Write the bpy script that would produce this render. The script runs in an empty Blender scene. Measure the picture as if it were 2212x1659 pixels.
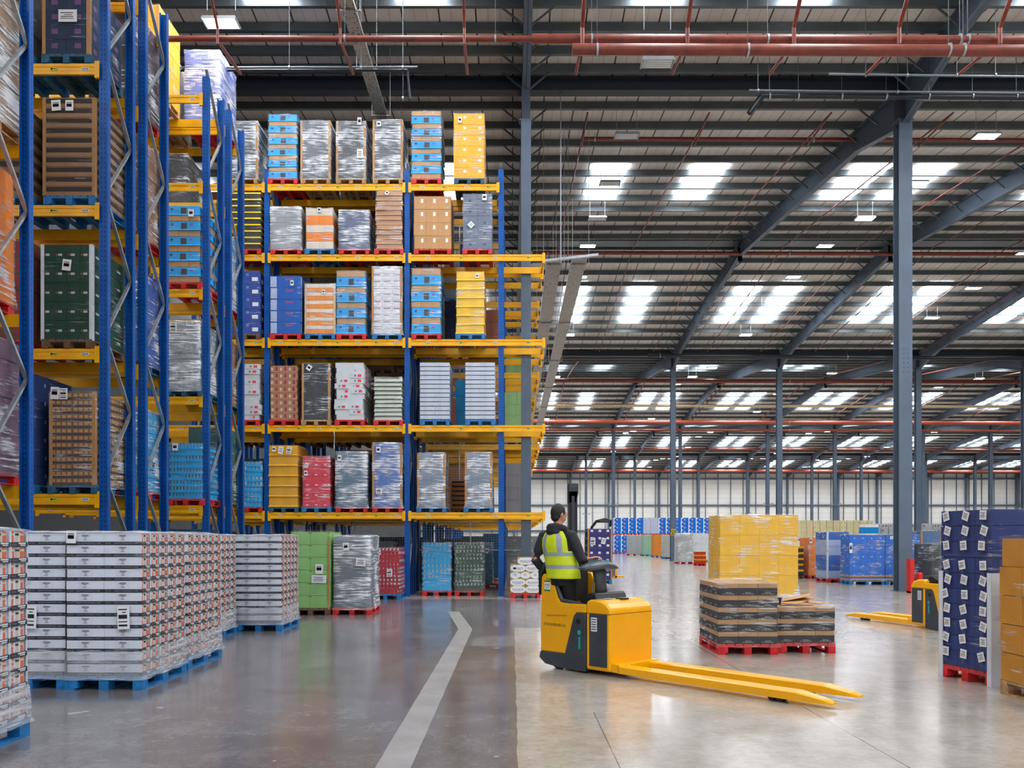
import bpy, math, random
from mathutils import Vector, Matrix, noise
random.seed(7)
PI = math.pi
C = bpy.context.scene.collection
scene = bpy.context.scene

# ------------------------------------------------------------------ camera, world, light, exposure
CAM_H = 1.55; FPX = 1850.0; CX = 1106.0; HY = 1166.5
cam_d = bpy.data.cameras.new('camera'); cam = bpy.data.objects.new('camera', cam_d); C.objects.link(cam)
cam.location = (0, 0, CAM_H); cam.rotation_euler = (PI/2, 0, 0)
cam_d.sensor_width = 36; cam_d.lens = 36*FPX/2212
cam_d.shift_y = (HY-829.5)/2212; cam_d.clip_end = 600; cam_d.clip_start = .05
scene.camera = cam
w = bpy.data.worlds.new('world'); scene.world = w; w.use_nodes = True
w.node_tree.nodes['Background'].inputs[0].default_value = (.90, .95, 1.0, 1)
w.node_tree.nodes['Background'].inputs[1].default_value = 0.75  # pale fill light, added through the hall's open side behind the camera
scene.view_settings.view_transform = 'Standard'; scene.view_settings.look = 'None'
scene.view_settings.exposure = 0.42; scene.view_settings.gamma = 1
scene.view_settings.use_curve_mapping = False
SKY_E = 13.0; LAMP_E = 30.0
cy = scene.cycles
cy.use_denoising = True; cy.use_adaptive_sampling = True; cy.adaptive_threshold = .1
cy.max_bounces = 6; cy.diffuse_bounces = 3; cy.glossy_bounces = 3; cy.transparent_max_bounces = 10; cy.transmission_bounces = 2
cy.sample_clamp_indirect = 6; cy.caustics_reflective = False; cy.caustics_refractive = False

def at(px, py, Y):            # a point of the place seen at a pixel, at depth Y
    return Vector(((px-CX)*Y/FPX, Y, CAM_H-(py-HY)*Y/FPX))
def X_(px, Y): return (px-CX)*Y/FPX
def Z_(py, Y): return CAM_H-(py-HY)*Y/FPX

# ------------------------------------------------------------------ materials
MATS = {}
def lin(h):
    h = h.lstrip('#'); out = []
    for i in (0, 2, 4):
        c = int(h[i:i+2], 16)/255
        out.append(c/12.92 if c <= .04045 else ((c+.055)/1.055)**2.4)
    return (*out, 1)
class NT:
    def __init__(s, name):
        s.m = bpy.data.materials.new(name); s.m.use_nodes = True; s.t = s.m.node_tree
        s.b = s.t.nodes['Principled BSDF']; s.o = s.t.nodes['Material Output']
        s.tc = s.t.nodes.new('ShaderNodeTexCoord')
    def n(s, typ, **kw):
        x = s.t.nodes.new(typ)
        for k, v in kw.items(): setattr(x, k, v)
        return x
    def l(s, a, b): s.t.links.new(a, b)
    def math(s, op, a, b=None, c=None, clamp=False):
        x = s.n('ShaderNodeMath', operation=op); x.use_clamp = clamp
        for i, v in enumerate((a, b, c)):
            if v is None: continue
            if hasattr(v, 'links'): s.l(v, x.inputs[i])
            else: x.inputs[i].default_value = v
        return x.outputs[0]
    def noise(s, scale, vec=None, detail=3, sc=None, rough=.55):
        x = s.n('ShaderNodeTexNoise'); x.inputs['Scale'].default_value = scale; x.inputs['Detail'].default_value = detail
        x.inputs['Roughness'].default_value = rough
        v = vec or s.tc.outputs['Object']
        if sc:
            mp = s.n('ShaderNodeMapping'); mp.inputs['Scale'].default_value = sc[:3]
            if len(sc) > 3: mp.inputs['Rotation'].default_value = sc[3:6]
            s.l(v, mp.inputs[0]); v = mp.outputs[0]
        s.l(v, x.inputs['Vector']); return x.outputs['Fac']
    def ramp(s, f, stops):
        r = s.n('ShaderNodeValToRGB'); e = r.color_ramp.elements
        while len(e) < len(stops): e.new(.5)
        for i, (p, c) in enumerate(stops):
            e[i].position = p; e[i].color = c if len(c) == 4 else (*c, 1)
        s.l(f, r.inputs[0]); return r.outputs[0]
    def mixc(s, f, a, b, mode='MIX'):
        x = s.n('ShaderNodeMix', data_type='RGBA', blend_type=mode)
        for i, v in ((0, f), (6, a), (7, b)):
            if hasattr(v, 'links'): s.l(v, x.inputs[i])
            else: x.inputs[i].default_value = v
        return x.outputs[2]
    def bump(s, h, strength=.3, dist=.01):
        x = s.n('ShaderNodeBump'); x.inputs['Strength'].default_value = strength; x.inputs['Distance'].default_value = dist
        s.l(h, x.inputs['Height']); s.l(x.outputs[0], s.b.inputs['Normal']); return x.outputs[0]
def mat(name, col, rough=.5, metal=0, var=.08, scale=6, bump=0, spec=.5, emis=0):
    if name in MATS: return MATS[name]
    t = NT(name); c = lin(col)
    t.b.inputs['Roughness'].default_value = rough; t.b.inputs['Metallic'].default_value = metal
    t.b.inputs['Specular IOR Level'].default_value = spec
    if emis:
        t.b.inputs['Base Color'].default_value = c
        t.b.inputs['Emission Color'].default_value = c; t.b.inputs['Emission Strength'].default_value = emis
    else:
        f = t.noise(scale)
        lo = tuple(v*(1-var*1.5) for v in c[:3])+(1,); hi = tuple(min(1, v*(1+var)) for v in c[:3])+(1,)
        t.l(t.ramp(f, [(.3, lo), (.7, hi)]), t.b.inputs['Base Color'])
        if bump: t.bump(t.noise(scale*8), bump, .004)
    MATS[name] = t.m; return t.m
def sat(h, k=1.22):
    c = [int(h[i:i+2], 16) for i in (1, 3, 5)]
    if c[2] > 1.35*c[0] and c[2] > 1.2*c[1]: c[1] += .09*(c[2]-c[0])
    g = .3*c[0]+.59*c[1]+.11*c[2]
    return '#%02x%02x%02x' % tuple(int(max(0, min(255, g+(v-g)*k))) for v in c)
def paint(col, r=.5): return mat('paint_'+col, sat(col), r, spec=.3)
def card(col, r=.75): return mat('card_'+col, sat(col), r, var=.07, scale=4, spec=.25)

def film_mat(name, base, amt, tint='#eef2f8', diag=.35, dif=.3, thr=.60):
    if name in MATS: return MATS[name]
    t = NT(name)
    n1 = t.noise(1.0, sc=(1.5, 1.5, 30, 0, .10, 0), detail=6, rough=.72)
    n2 = t.noise(1.0, sc=(2.0, 2.0, 24, 0, diag, 0), detail=5, rough=.7)
    n3 = t.noise(1.7, detail=2)
    mx = t.math('MAXIMUM', n1, n2)
    m = t.math('MULTIPLY', mx, t.math('ADD', n3, .52))
    k = t.math('MULTIPLY_ADD', t.math('SUBTRACT', m, thr), 9.0, 0, clamp=True)
    fac = t.math('MULTIPLY_ADD', k, amt, base, clamp=True)  # whitish streaks: milky creases plus highlights painted into the film
    b = t.bump(mx, 1.0, .05)
    gl = t.n('ShaderNodeBsdfGlossy'); gl.inputs['Roughness'].default_value = .24; gl.inputs['Color'].default_value = (.95, .97, 1, 1); t.l(b, gl.inputs['Normal'])
    df = t.n('ShaderNodeBsdfDiffuse'); df.inputs['Color'].default_value = lin(tint)
    m1 = t.n('ShaderNodeMixShader'); m1.inputs[0].default_value = dif; t.l(gl.outputs[0], m1.inputs[1]); t.l(df.outputs[0], m1.inputs[2])
    tr = t.n('ShaderNodeBsdfTransparent'); ms = t.n('ShaderNodeMixShader')
    t.l(fac, ms.inputs[0]); t.l(tr.outputs[0], ms.inputs[1]); t.l(m1.outputs[0], ms.inputs[2]); t.l(ms.outputs[0], t.o.inputs[0])
    MATS[name] = t.m; return t.m
FILM = {1: film_mat('film_light', .035, .5, thr=.635), 2: film_mat('film_medium', .07, .75, dif=.62, thr=.585), 3: film_mat('film_heavy', .14, .8, dif=.66, thr=.525),
        4: film_mat('film_white_wrap', .28, .45, dif=.7, thr=.56)}

def rack_blue():
    t = NT('rack_blue'); so = t.n('ShaderNodeSeparateXYZ'); t.l(t.tc.outputs['Object'], so.inputs[0])
    ax = t.math('ABSOLUTE', so.outputs[0]); ay = t.math('ABSOLUTE', so.outputs[1])
    fz = t.math('FRACT', t.math('MULTIPLY', so.outputs[2], 12.5))
    hz = t.math('LESS_THAN', fz, .42)
    hx = t.math('LESS_THAN', t.math('ABSOLUTE', t.math('SUBTRACT', ax, .027)), .006)
    hy = t.math('LESS_THAN', t.math('ABSOLUTE', t.math('SUBTRACT', so.outputs[1], -.004)), .007)
    hole = t.math('MULTIPLY', hz, t.math('MAXIMUM', hx, hy), clamp=True)
    nz = t.noise(3)
    c = t.ramp(nz, [(.3, lin('#004a96')), (.7, lin('#005cb4'))])
    t.l(t.mixc(hole, c, (.004, .006, .02, 1)), t.b.inputs['Base Color'])
    t.b.inputs['Roughness'].default_value = .42; t.b.inputs['Specular IOR Level'].default_value = .35
    return t.m
BLUE = rack_blue()
YEL = mat('beam_yellow', '#fab200', .4, var=.1, scale=3)
YEL_FAR = YEL
GALV = mat('galvanised_steel', '#a9b2b8', .35, .7, var=.15, scale=9)
STEEL = mat('structural_steel_grey', '#566577', .5, var=.08, scale=1.2)
PURL = mat('purlin_grey', '#5c6468', .42, .55, var=.12, scale=1.5)
REDPIPE = mat('sprinkler_red', '#7d3526', .4, var=.18, scale=5)
WHITE = mat('white_paper', '#e9ebee', .6, var=.03)
INK = mat('black_ink', '#14151a', .6, var=.05)
BLACK = mat('black_plastic', '#15171b', .45, var=.1)
TRUCKY = mat('truck_yellow', '#fcb300', .28, var=.04, scale=2)
TRUCKG = mat('truck_dark_grey', '#3b4149', .5, var=.15, scale=5)
WOOD = mat('raw_wood', '#b98d5c', .75, var=.25, scale=14)
WOODD = mat('dark_wood', '#74533a', .8, var=.25, scale=14)
PBLUE = mat('pallet_blue', '#0f73b4', .6, var=.3, scale=9)
PRED = mat('pallet_red', '#d01c22', .6, var=.3, scale=9)
PTEAL = mat('pallet_dark_blue', '#1d5878', .65, var=.3, scale=9)
PALM = {'b': PBLUE, 'r': PRED, 'w': WOOD, 'd': WOODD, 't': PTEAL}

def sheet_mat():
    t = NT('roof_liner_sheet'); so = t.n('ShaderNodeSeparateXYZ'); t.l(t.tc.outputs['Object'], so.inputs[0])
    f1 = t.math('FRACT', so.outputs[0]); seam = t.math('LESS_THAN', f1, .045)
    f3 = t.math('FRACT', t.math('MULTIPLY', so.outputs[0], 3.0)); rib = t.math('LESS_THAN', f3, .10)
    nz = t.noise(1.0, sc=(1.0, .25, 1), detail=4)
    c = t.ramp(nz, [(.3, lin('#d6d0ca')), (.7, lin('#e9e5e0'))])
    c = t.mixc(t.math('MULTIPLY', rib, .3), c, lin('#857d78'))
    c = t.mixc(seam, c, lin('#4a4542'))
    t.l(c, t.b.inputs['Base Color']); t.b.inputs['Roughness'].default_value = .5
    return t.m
def wall_mat():
    t = NT('white_cladding'); so = t.n('ShaderNodeSeparateXYZ'); t.l(t.tc.outputs['Object'], so.inputs[0])
    f = t.math('FRACT', t.math('MULTIPLY', so.outputs[2], 1.0)); rib = t.math('LESS_THAN', f, .07)
    nz = t.noise(.2)
    c = t.ramp(nz, [(.3, lin('#e6e6e2')), (.7, lin('#f2f1ec'))])
    t.l(t.mixc(t.math('MULTIPLY', rib, .3), c, lin('#8a8d90')), t.b.inputs['Base Color'])
    t.b.inputs['Roughness'].default_value = .5; return t.m

def floor_mat():
    t = NT('polished_concrete'); so = t.n('ShaderNodeSeparateXYZ'); t.l(t.tc.outputs['Object'], so.inputs[0])
    x, y = so.outputs[0], so.outputs[1]
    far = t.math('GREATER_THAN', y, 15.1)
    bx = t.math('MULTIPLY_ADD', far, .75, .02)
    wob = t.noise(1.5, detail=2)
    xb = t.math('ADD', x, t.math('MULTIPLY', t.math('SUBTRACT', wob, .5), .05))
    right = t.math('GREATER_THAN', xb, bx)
    beyond = t.math('GREATER_THAN', y, 22.4)
    right = t.math('MAXIMUM', right, beyond)
    # repaired strip, straight near the camera and bending at its far end
    sh = t.math('MULTIPLY', t.math('MAXIMUM', t.math('SUBTRACT', y, 14.9), 0), -.125)
    cx = t.math('ADD', sh, -.805)
    strip = t.math('LESS_THAN', t.math('ABSOLUTE', t.math('SUBTRACT', t.math('ADD', x, t.math('MULTIPLY', wob, .012)), cx)), .122)
    strip = t.math('MULTIPLY', strip, t.math('LESS_THAN', y, 18.6))
    pat = t.math('MULTIPLY', t.math('GREATER_THAN', x, -.6), t.math('LESS_THAN', t.math('ABSOLUTE', t.math('SUBTRACT', y, 13.15)), .62))
    n1 = t.noise(.35, detail=6); n2 = t.noise(2.5, detail=6, rough=.7); n3 = t.noise(1.0, sc=(4, 1.2, 1, 0, 0, .6), detail=6, rough=.75)
    n5 = t.noise(14, detail=5, rough=.75)
    nn = t.math('MULTIPLY_ADD', n5, .3, t.math('MULTIPLY_ADD', n2, .35, t.math('MULTIPLY', n1, .35)))
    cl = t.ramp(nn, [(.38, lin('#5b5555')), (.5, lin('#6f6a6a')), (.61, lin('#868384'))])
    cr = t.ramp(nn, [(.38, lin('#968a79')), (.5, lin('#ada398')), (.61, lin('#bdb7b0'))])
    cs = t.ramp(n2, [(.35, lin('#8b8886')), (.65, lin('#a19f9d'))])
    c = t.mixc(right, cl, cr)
    c = t.mixc(t.math('MULTIPLY', t.math('MULTIPLY', pat, .6), t.math('SUBTRACT', 1, right)), c, cs)
    c = t.mixc(strip, c, cs)
    spots = t.math('GREATER_THAN', t.noise(3.2, detail=5, sc=(1, .8, 1)), .70)
    c = t.mixc(t.math('MULTIPLY', spots, .5), c, lin('#c9c7c4'))
    scr = t.math('GREATER_THAN', t.noise(1, sc=(34, 1.2, 1, 0, 0, .45), detail=3), .72)
    c = t.mixc(t.math('MULTIPLY', scr, .15), c, lin('#cfcdca'))
    stain = t.math('GREATER_THAN', t.noise(1, sc=(9, 1.0, 1, 0, 0, -.8), detail=4), .68)
    c = t.mixc(t.math('MULTIPLY', stain, .12), c, lin('#4b4542'))
    # joints
    def line(v, pos, wd): return t.math('LESS_THAN', t.math('ABSOLUTE', t.math('SUBTRACT', v, pos)), wd)
    j = line(xb, .03, .012); j = t.math('MULTIPLY', j, t.math('LESS_THAN', y, 15.1))
    fy = t.math('FRACT', t.math('MULTIPLY', t.math('SUBTRACT', y, 9.35), 1/5.75))
    jy = t.math('LESS_THAN', fy, .0022)
    fx = t.math('FRACT', t.math('MULTIPLY', t.math('SUBTRACT', x, 8.6), 1/5.9))
    jx = t.math('MULTIPLY', t.math('LESS_THAN', fx, .0022), t.math('GREATER_THAN', x, 2))
    jd = t.math('MULTIPLY', t.math('MULTIPLY', line(t.math('SUBTRACT', x, t.math('MULTIPLY', y, .0)), .735, .005), t.math('LESS_THAN', y, 7.7)), 1)
    j = t.math('MAXIMUM', t.math('MAXIMUM', j, jd), t.math('MAXIMUM', jy, jx))
    c = t.mixc(t.math('MULTIPLY', j, .65), c, lin('#3a3634'))
    # faint yellow marking
    ym = t.math('MULTIPLY', line(t.math('ADD', x, t.math('MULTIPLY', y, .35)), 10.75, .05), t.math('MULTIPLY', t.math('GREATER_THAN', y, 20), t.math('LESS_THAN', y, 27)))
    c = t.mixc(t.math('MULTIPLY', ym, .6), c, lin('#d8b860'))
    t.l(c, t.b.inputs['Base Color'])
    r = t.math('MULTIPLY_ADD', n3, .26, .04); t.l(t.math('ADD', r, t.math('MULTIPLY', strip, .2)), t.b.inputs['Roughness'])
    t.b.inputs['Specular IOR Level'].default_value = .8
    t.bump(n2, .04, .01)
    return t.m

# ------------------------------------------------------------------ mesh builder
TEXT = {}
def text_geo(s):
    if s not in TEXT:
        cu = bpy.data.curves.new('t', 'FONT'); cu.body = s; cu.align_x = 'CENTER'; cu.align_y = 'CENTER'; cu.resolution_u = 1
        o = bpy.data.objects.new('t', cu); C.objects.link(o); bpy.context.view_layer.update()
        dg = bpy.context.evaluated_depsgraph_get(); me = o.evaluated_get(dg).to_mesh()
        TEXT[s] = ([(v.co.x, v.co.y) for v in me.vertices], [tuple(p.vertices) for p in me.polygons])
        o.to_mesh_clear(); bpy.data.objects.remove(o); bpy.data.curves.remove(cu)
    return TEXT[s]
class MB:
    def __init__(s): s.v = []; s.f = []; s.mi = []; s.m = []; s.sm = []
    def k(s, m):
        if m not in s.m: s.m.append(m)
        return s.m.index(m)
    def add(s, vs, fs, m, smooth=False):
        b = len(s.v); s.v += [tuple(v) for v in vs]; i = s.k(m)
        for f in fs: s.f.append(tuple(b+q for q in f)); s.mi.append(i); s.sm.append(smooth)
        return s
    def box(s, x0, y0, z0, x1, y1, z1, m, M=None):
        vs = [Vector(p) for p in ((x0,y0,z0),(x1,y0,z0),(x1,y1,z0),(x0,y1,z0),(x0,y0,z1),(x1,y0,z1),(x1,y1,z1),(x0,y1,z1))]
        if M: vs = [M @ v for v in vs]
        return s.add(vs, [(0,3,2,1),(4,5,6,7),(0,1,5,4),(1,2,6,5),(2,3,7,6),(3,0,4,7)], m)
    def prism(s, pts, a, b, m, axis='x'):     # polygon extruded along axis from a to b
        n = len(pts)
        def P(p, t): return (t, p[0], p[1]) if axis == 'x' else ((p[0], t, p[1]) if axis == 'y' else (p[0], p[1], t))
        vs = [P(p, a) for p in pts]+[P(p, b) for p in pts]
        fs = [tuple(range(n))[::-1], tuple(range(n, 2*n))]+[(i, (i+1) % n, n+(i+1) % n, n+i) for i in range(n)]
        return s.add(vs, fs, m)
    def tube(s, p0, p1, r, m, n=8, r1=None, cap=True, smooth=True):
        p0 = Vector(p0); p1 = Vector(p1); d = (p1-p0).normalized(); r1 = r if r1 is None else r1
        u = d.orthogonal().normalized(); w_ = d.cross(u)
        vs = []
        for p, q in ((p0, r), (p1, r1)):
            for i in range(n):
                a = 2*PI*i/n; vs.append(p+(u*math.cos(a)+w_*math.sin(a))*q)
        s.add(vs, [(i, (i+1) % n, n+(i+1) % n, n+i) for i in range(n)], m, smooth)
        if cap: s.add(vs[:n], [tuple(range(n))[::-1]], m); s.add(vs[n:], [tuple(range(n))], m)
        return s
    def bar(s, p0, p1, w_, h, m):             # rectangular bar between two points
        p0 = Vector(p0); p1 = Vector(p1); d = (p1-p0).normalized()
        u = Vector((0,0,1)).cross(d)
        u = Vector((1,0,0)) if u.length < 1e-4 else u.normalized()
        q = d.cross(u); vs = []
        for p in (p0, p1):
            for a, b in ((-1,-1),(1,-1),(1,1),(-1,1)): vs.append(p+u*a*w_/2+q*b*h/2)
        return s.add(vs, [(0,1,2,3),(7,6,5,4),(0,4,5,1),(1,5,6,2),(2,6,7,3),(3,7,4,0)], m)
    def loft(s, rings, m, close=True, smooth=True):
        n = len(rings[0]); vs = [v for r in rings for v in r]; fs = []
        for j in range(len(rings)-1):
            for i in range(n): fs.append((j*n+i, j*n+(i+1) % n, (j+1)*n+(i+1) % n, (j+1)*n+i))
        if close: fs += [tuple(range(n))[::-1], tuple(range((len(rings)-1)*n, len(rings)*n))]
        return s.add(vs, fs, m, smooth)
    def limb(s, pts, rad, m, side=(1,0,0), n=12):      # pts: centre line, rad: (a along side, b across)
        rings = []; side = Vector(side)
        for i, p in enumerate(pts):
            p = Vector(p); a = Vector(pts[max(0, i-1)]); b = Vector(pts[min(len(pts)-1, i+1)])
            d = (b-a).normalized(); u = (side-d*side.dot(d)).normalized(); q = d.cross(u)
            ra, rb = rad[i] if isinstance(rad[i], tuple) else (rad[i], rad[i])
            rings.append([p+u*math.cos(2*PI*k/n)*ra+q*math.sin(2*PI*k/n)*rb for k in range(n)])
        return s.loft(rings, m)
    def blob(s, c, r, m, nu=14, nv=9, M=None):
        vs = []; c = Vector(c)
        for j in range(nv+1):
            th = PI*j/nv
            for i in range(nu):
                ph = 2*PI*i/nu; v = Vector((r[0]*math.sin(th)*math.cos(ph), r[1]*math.sin(th)*math.sin(ph), r[2]*math.cos(th)))
                if M: v = M @ v
                vs.append(c+v)
        fs = [(j*nu+i, (j+1)*nu+i, (j+1)*nu+(i+1) % nu, j*nu+(i+1) % nu) for j in range(nv) for i in range(nu)]
        return s.add(vs, fs, m, True)
    def quad(s, o, u, v, m): o = Vector(o); u = Vector(u); v = Vector(v); return s.add([o, o+u, o+u+v, o+v], [(0,1,2,3)], m)
    def text(s, st, o, u, v, size, m):        # text centred at o, u right, v up (unit vectors)
        vs, fs = text_geo(st); o = Vector(o); u = Vector(u); v = Vector(v)
        return s.add([o+u*a*size+v*b*size for a, b in vs], fs, m)
    def mesh(s, name):
        me = bpy.data.meshes.new(name); me.from_pydata(s.v, [], s.f)
        for m in s.m: me.materials.append(m)
        me.polygons.foreach_set('material_index', s.mi); me.polygons.foreach_set('use_smooth', s.sm); me.update()
        return me
    def build(s, name, parent=None, loc=None, rz=0, bevel=0, seg=2):
        return put(name, s.mesh(name), parent, loc, rz, bevel, seg)
def put(name, me, parent=None, loc=None, rz=0, bevel=0, seg=2):
    o = bpy.data.objects.new(name, me); C.objects.link(o)
    if parent: o.parent = parent
    if loc: o.location = loc
    if rz: o.rotation_euler = (0, 0, rz)
    if bevel:
        b = o.modifiers.new('bevel', 'BEVEL'); b.width = bevel; b.segments = seg; b.limit_method = 'ANGLE'; b.angle_limit = .6
    return o
def thing(name, label, cat, loc=(0,0,0), rz=0, group=None):
    o = bpy.data.objects.new(name, None); C.objects.link(o); o.location = loc; o.rotation_euler = (0, 0, rz)
    o.empty_display_size = .2
    return tag(o, label, cat, group)
def tag(o, label, cat, group=None):
    o['label'] = label; o['category'] = cat
    if group: o['group'] = group
    return o
def struct(o): o['kind'] = 'structure'; return o

# ------------------------------------------------------------------ building shell
VAL = [-11.1, 25.95, 63.0, 100.05, 137.1, 174.15]
SPAN = 37.05; ZV = 15.5; SL = .0945
def roof_z(Y):
    k = (Y-VAL[1]) % SPAN
    return ZV+SL*(k if k < SPAN/2 else SPAN-k)
XL, XR = -18.5, 112.0
FRAMES = [-9.7, .41, 11.84, 19.65, 29.85, 37.7, 48.0, 55.9, 66.2, 74.1, 84.3, 92.2, 102.4]

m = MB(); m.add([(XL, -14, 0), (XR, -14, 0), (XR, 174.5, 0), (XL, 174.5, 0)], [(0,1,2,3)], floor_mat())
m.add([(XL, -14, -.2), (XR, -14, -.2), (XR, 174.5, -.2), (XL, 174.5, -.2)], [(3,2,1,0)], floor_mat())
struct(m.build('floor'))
SHEET = sheet_mat()
m = MB(); ys = []
for j in range(5): ys += [VAL[j], VAL[j]+SPAN/2]
ys.append(VAL[5])
for a, b in zip(ys, ys[1:]):
    for dz, flip in ((0, 1), (.12, 0)):
        q = [(XL, a, roof_z(a)+dz), (XR, a, roof_z(a)+dz), (XR, b, roof_z(b)+dz), (XL, b, roof_z(b)+dz)]
        m.add(q, [(3,2,1,0) if flip else (0,1,2,3)], SHEET)
struct(m.build('ceiling'))
# rooflights
SKY = mat('rooflight_glow', '#f4f9ff', .4, emis=SKY_E)
bays = [-16.5, -13.2]
for a, b in zip(FRAMES, FRAMES[1:]):
    L_ = b-a
    bays += [a+3.45, a+7.35] if L_ > 11 else ([a+3.3, a+7.3] if a < -9 else ([a+3.35, a+5.7] if L_ > 9 else [a+2.3, a+4.75]))
nw = 0
def pane(x, ya, yb):
    global nw
    nw += 1; q = MB()
    for dz in (-.03, -.06):
        q.add([(x-.68, ya, roof_z(ya)+dz), (x+.68, ya, roof_z(ya)+dz), (x+.68, yb, roof_z(yb)+dz), (x-.68, yb, roof_z(yb)+dz)], [(0,1,2,3) if dz > -.05 else (3,2,1,0)], SKY)
    struct(q.build('window_%d' % nw))
for j in range(5):
    rg = VAL[j]+SPAN/2
    if j > 0:
        for x in bays:
            if abs(x)*1850/(rg-8) < 1300+.0*x or x < 0: pane(x, rg-11.1, rg-6.5)
            elif x*1850/(rg-8) < 1300: pane(x, rg-11.1, rg-6.5)
    for x in bays:
        if j == 0: pane(x, 13.6, 22.35) if x < 30 else None
        elif abs(x)*1850/(rg+9) < 1300: pane(x, rg+5.9, rg+12.6)
for x in bays:
    if x < 40: pane(x, -4.9, .4)
# purlins
def purlin(Y, n):
    z = roof_z(Y)-.03; q = MB()
    q.prism([(Y-.035, z), (Y+.035, z), (Y+.035, z-.21), (Y+.085, z-.21), (Y+.085, z-.235), (Y-.035, z-.235)], XL, XR, PURL)
    struct(q.build('trim_%d' % n))
n = 0; pys = [17.3, 18.3, 19.3, 20.3, 21.4, 22.5, 23.45, 24.4, 25.2]
for j in range(1, 5):
    st = 1.62 if j < 2 else 1.85
    Y = VAL[j]+1.55
    while Y < VAL[j+1]-.6: pys.append(Y); Y += st
for Y in pys: n += 1; purlin(Y, n)
for j in range(1, 5):        # valley beams and gutters
    n += 1; q = MB(); v = VAL[j]
    NAVY = mat('valley_beam_navy', '#1d2430', .5)
    q.box(XL, v-.22, ZV-.42, XR, v-.17, ZV-.08, NAVY); q.box(XL, v-.3, ZV-.12, XR, v+.3, ZV-.06, NAVY); q.box(XL, v-.28, ZV-.46, XR, v+.1, ZV-.42, NAVY)
    struct(q.build('trim_%d' % n))
for j in range(5):
    n += 1; q = MB(); r = VAL[j]+SPAN/2; z = roof_z(r)
    if j: q.box(XL, r-.45, z-.32, XR, r+.45, z-.27, PURL); struct(q.build('trim_%d' % n))
# rafters
def rafter(X, j):
    a, b = VAL[j], VAL[j]+SPAN
    r = (a+b)/2
    names = {0: 'nearest', 1: 'second', 2: 'third', 3: 'fourth', 4: 'farthest'}
    fi = FRAMES.index(X)
    t = thing('roof_rafter', 'dark grey rafter of the %s roof span, frame line %s' % (names[j], ['left','over the rack end','right of the truck aisle','second right','third right','fourth right','fifth right','sixth right','seventh right','eighth right','ninth right','tenth right','eleventh right'][fi]), 'rafter', (X, a, 0), 0, 'rafters of the roof frames')
    for s_ in (0, 1):
        def q(dy): return dy if s_ == 0 else SPAN-dy
        if j == 0 and s_ == 0: continue
        top = [(q(0), ZV-.25), (q(SPAN/2), ZV-.25+SL*SPAN/2)]
        dep = .72; hl = 3.4
        bot = [(q(SPAN/2), ZV-.25+SL*SPAN/2-dep), (q(hl), ZV-.25+SL*hl-dep), (q(.0), ZV-.25-1.2)]
        g = MB(); poly = top+bot
        g.prism(poly, -.012, .012, STEEL)
        for (p, p2) in ((bot[0], bot[1]), (bot[1], bot[2]), (top[0], top[1])):
            g.add([(-.11, p[0], p[1]), (.11, p[0], p[1]), (.11, p2[0], p2[1]), (-.11, p2[0], p2[1]),
                   (-.11, p[0], p[1]+.025), (.11, p[0], p[1]+.025), (.11, p2[0], p2[1]+.025), (-.11, p2[0], p2[1]+.025)],
                  [(0,1,2,3),(4,5,6,7),(0,1,5,4),(1,2,6,5),(2,3,7,6),(3,0,4,7)], STEEL)
        yy = q(SPAN/2)
        g.box(-.11, yy-.02, ZV-.25+SL*SPAN/2-dep-.25, .11, yy+.02, ZV-.3+SL*SPAN/2, STEEL)
        g.build('rafter_arm', t)
    if j in (0, 1) and 1 <= fi < 5:
        for Y in pys:
            if a < Y < b and Y > 19:
                g = MB(); z = roof_z(Y)
                for sx in (-1, 1): g.bar((sx*.1, Y-a, z-.75), (sx*.75, Y-a, z-.22), .045, .045, PURL)
                g.build('fly_brace', t)
for j in range(5):
    for X in FRAMES:
        if X < -12 or (X-4)*1850/(VAL[j]+30) > 1250: continue
        rafter(X, j)
# columns
HAUNCH_SHADE = mat('haunch_steel_shaded', '#333b47', .5)  # darker copy of the column steel, paints in the shade above the cap
def column(X, Y, label, h=ZV-1.3, w_=.19, tape=False, plate=False):
    t = thing('steel_column', label, 'column', (X, Y, 0), 0, 'grey steel roof columns')
    g = MB(); g.box(-w_, -w_, .02, w_, -w_+.03, h, STEEL); g.box(-w_, w_-.03, .02, w_, w_, h, STEEL); g.box(-.012, -w_+.03, .02, .012, w_-.03, h, STEEL)
    g.build('shaft', t)
    e_ = .07 if w_ > .15 else .01
    g = MB(); g.box(-w_-.07, -w_-e_, 0, w_+.07, w_+e_, .02, STEEL); g.build('base_plate', t)
    g = MB(); g.box(-w_-.05, -w_-.01, h, w_+.05, w_+.01, h+.03, STEEL); g.box(-w_+.02, -w_+.02, h+.03, w_-.02, w_-.02, ZV-.6, HAUNCH_SHADE); g.build('cap', t)
    if plate:
        g = MB()
        for i in range(6):
            for sx in (-.06, .06): g.tube((sx, -w_-.004, 6.6+i*.14), (sx, -w_, 6.6+i*.14), .014, BLACK, 6)
        g.build('bolt_holes', t)
    if tape:
        g = MB(); TY = mat('hazard_yellow', '#f1dd2a', .5)
        g.box(-w_-.01, -w_-.015, 1.85, w_+.01, -w_-.005, 2.35, TY)
        for i in range(5):
            x = -w_+i*.085
            g.add([(x, -w_-.02, 1.85+.1*(i % 2)), (x+.05, -w_-.02, 1.85), (x+.1, -w_-.02, 2.1), (x+.05, -w_-.02, 2.1)], [(0,1,2,3)], INK)
            g.add([(x, -w_-.02, 2.1), (x+.05, -w_-.02, 2.1), (x, -w_-.02, 2.35), (x-.04, -w_-.02, 2.3)], [(0,1,2,3)], INK)
        g.build('hazard_tape', t)
    return t
column(.40, 24.50, 'grey steel column rising through the end of the blue and yellow racking', h=13.5, w_=.14, plate=True)
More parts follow.
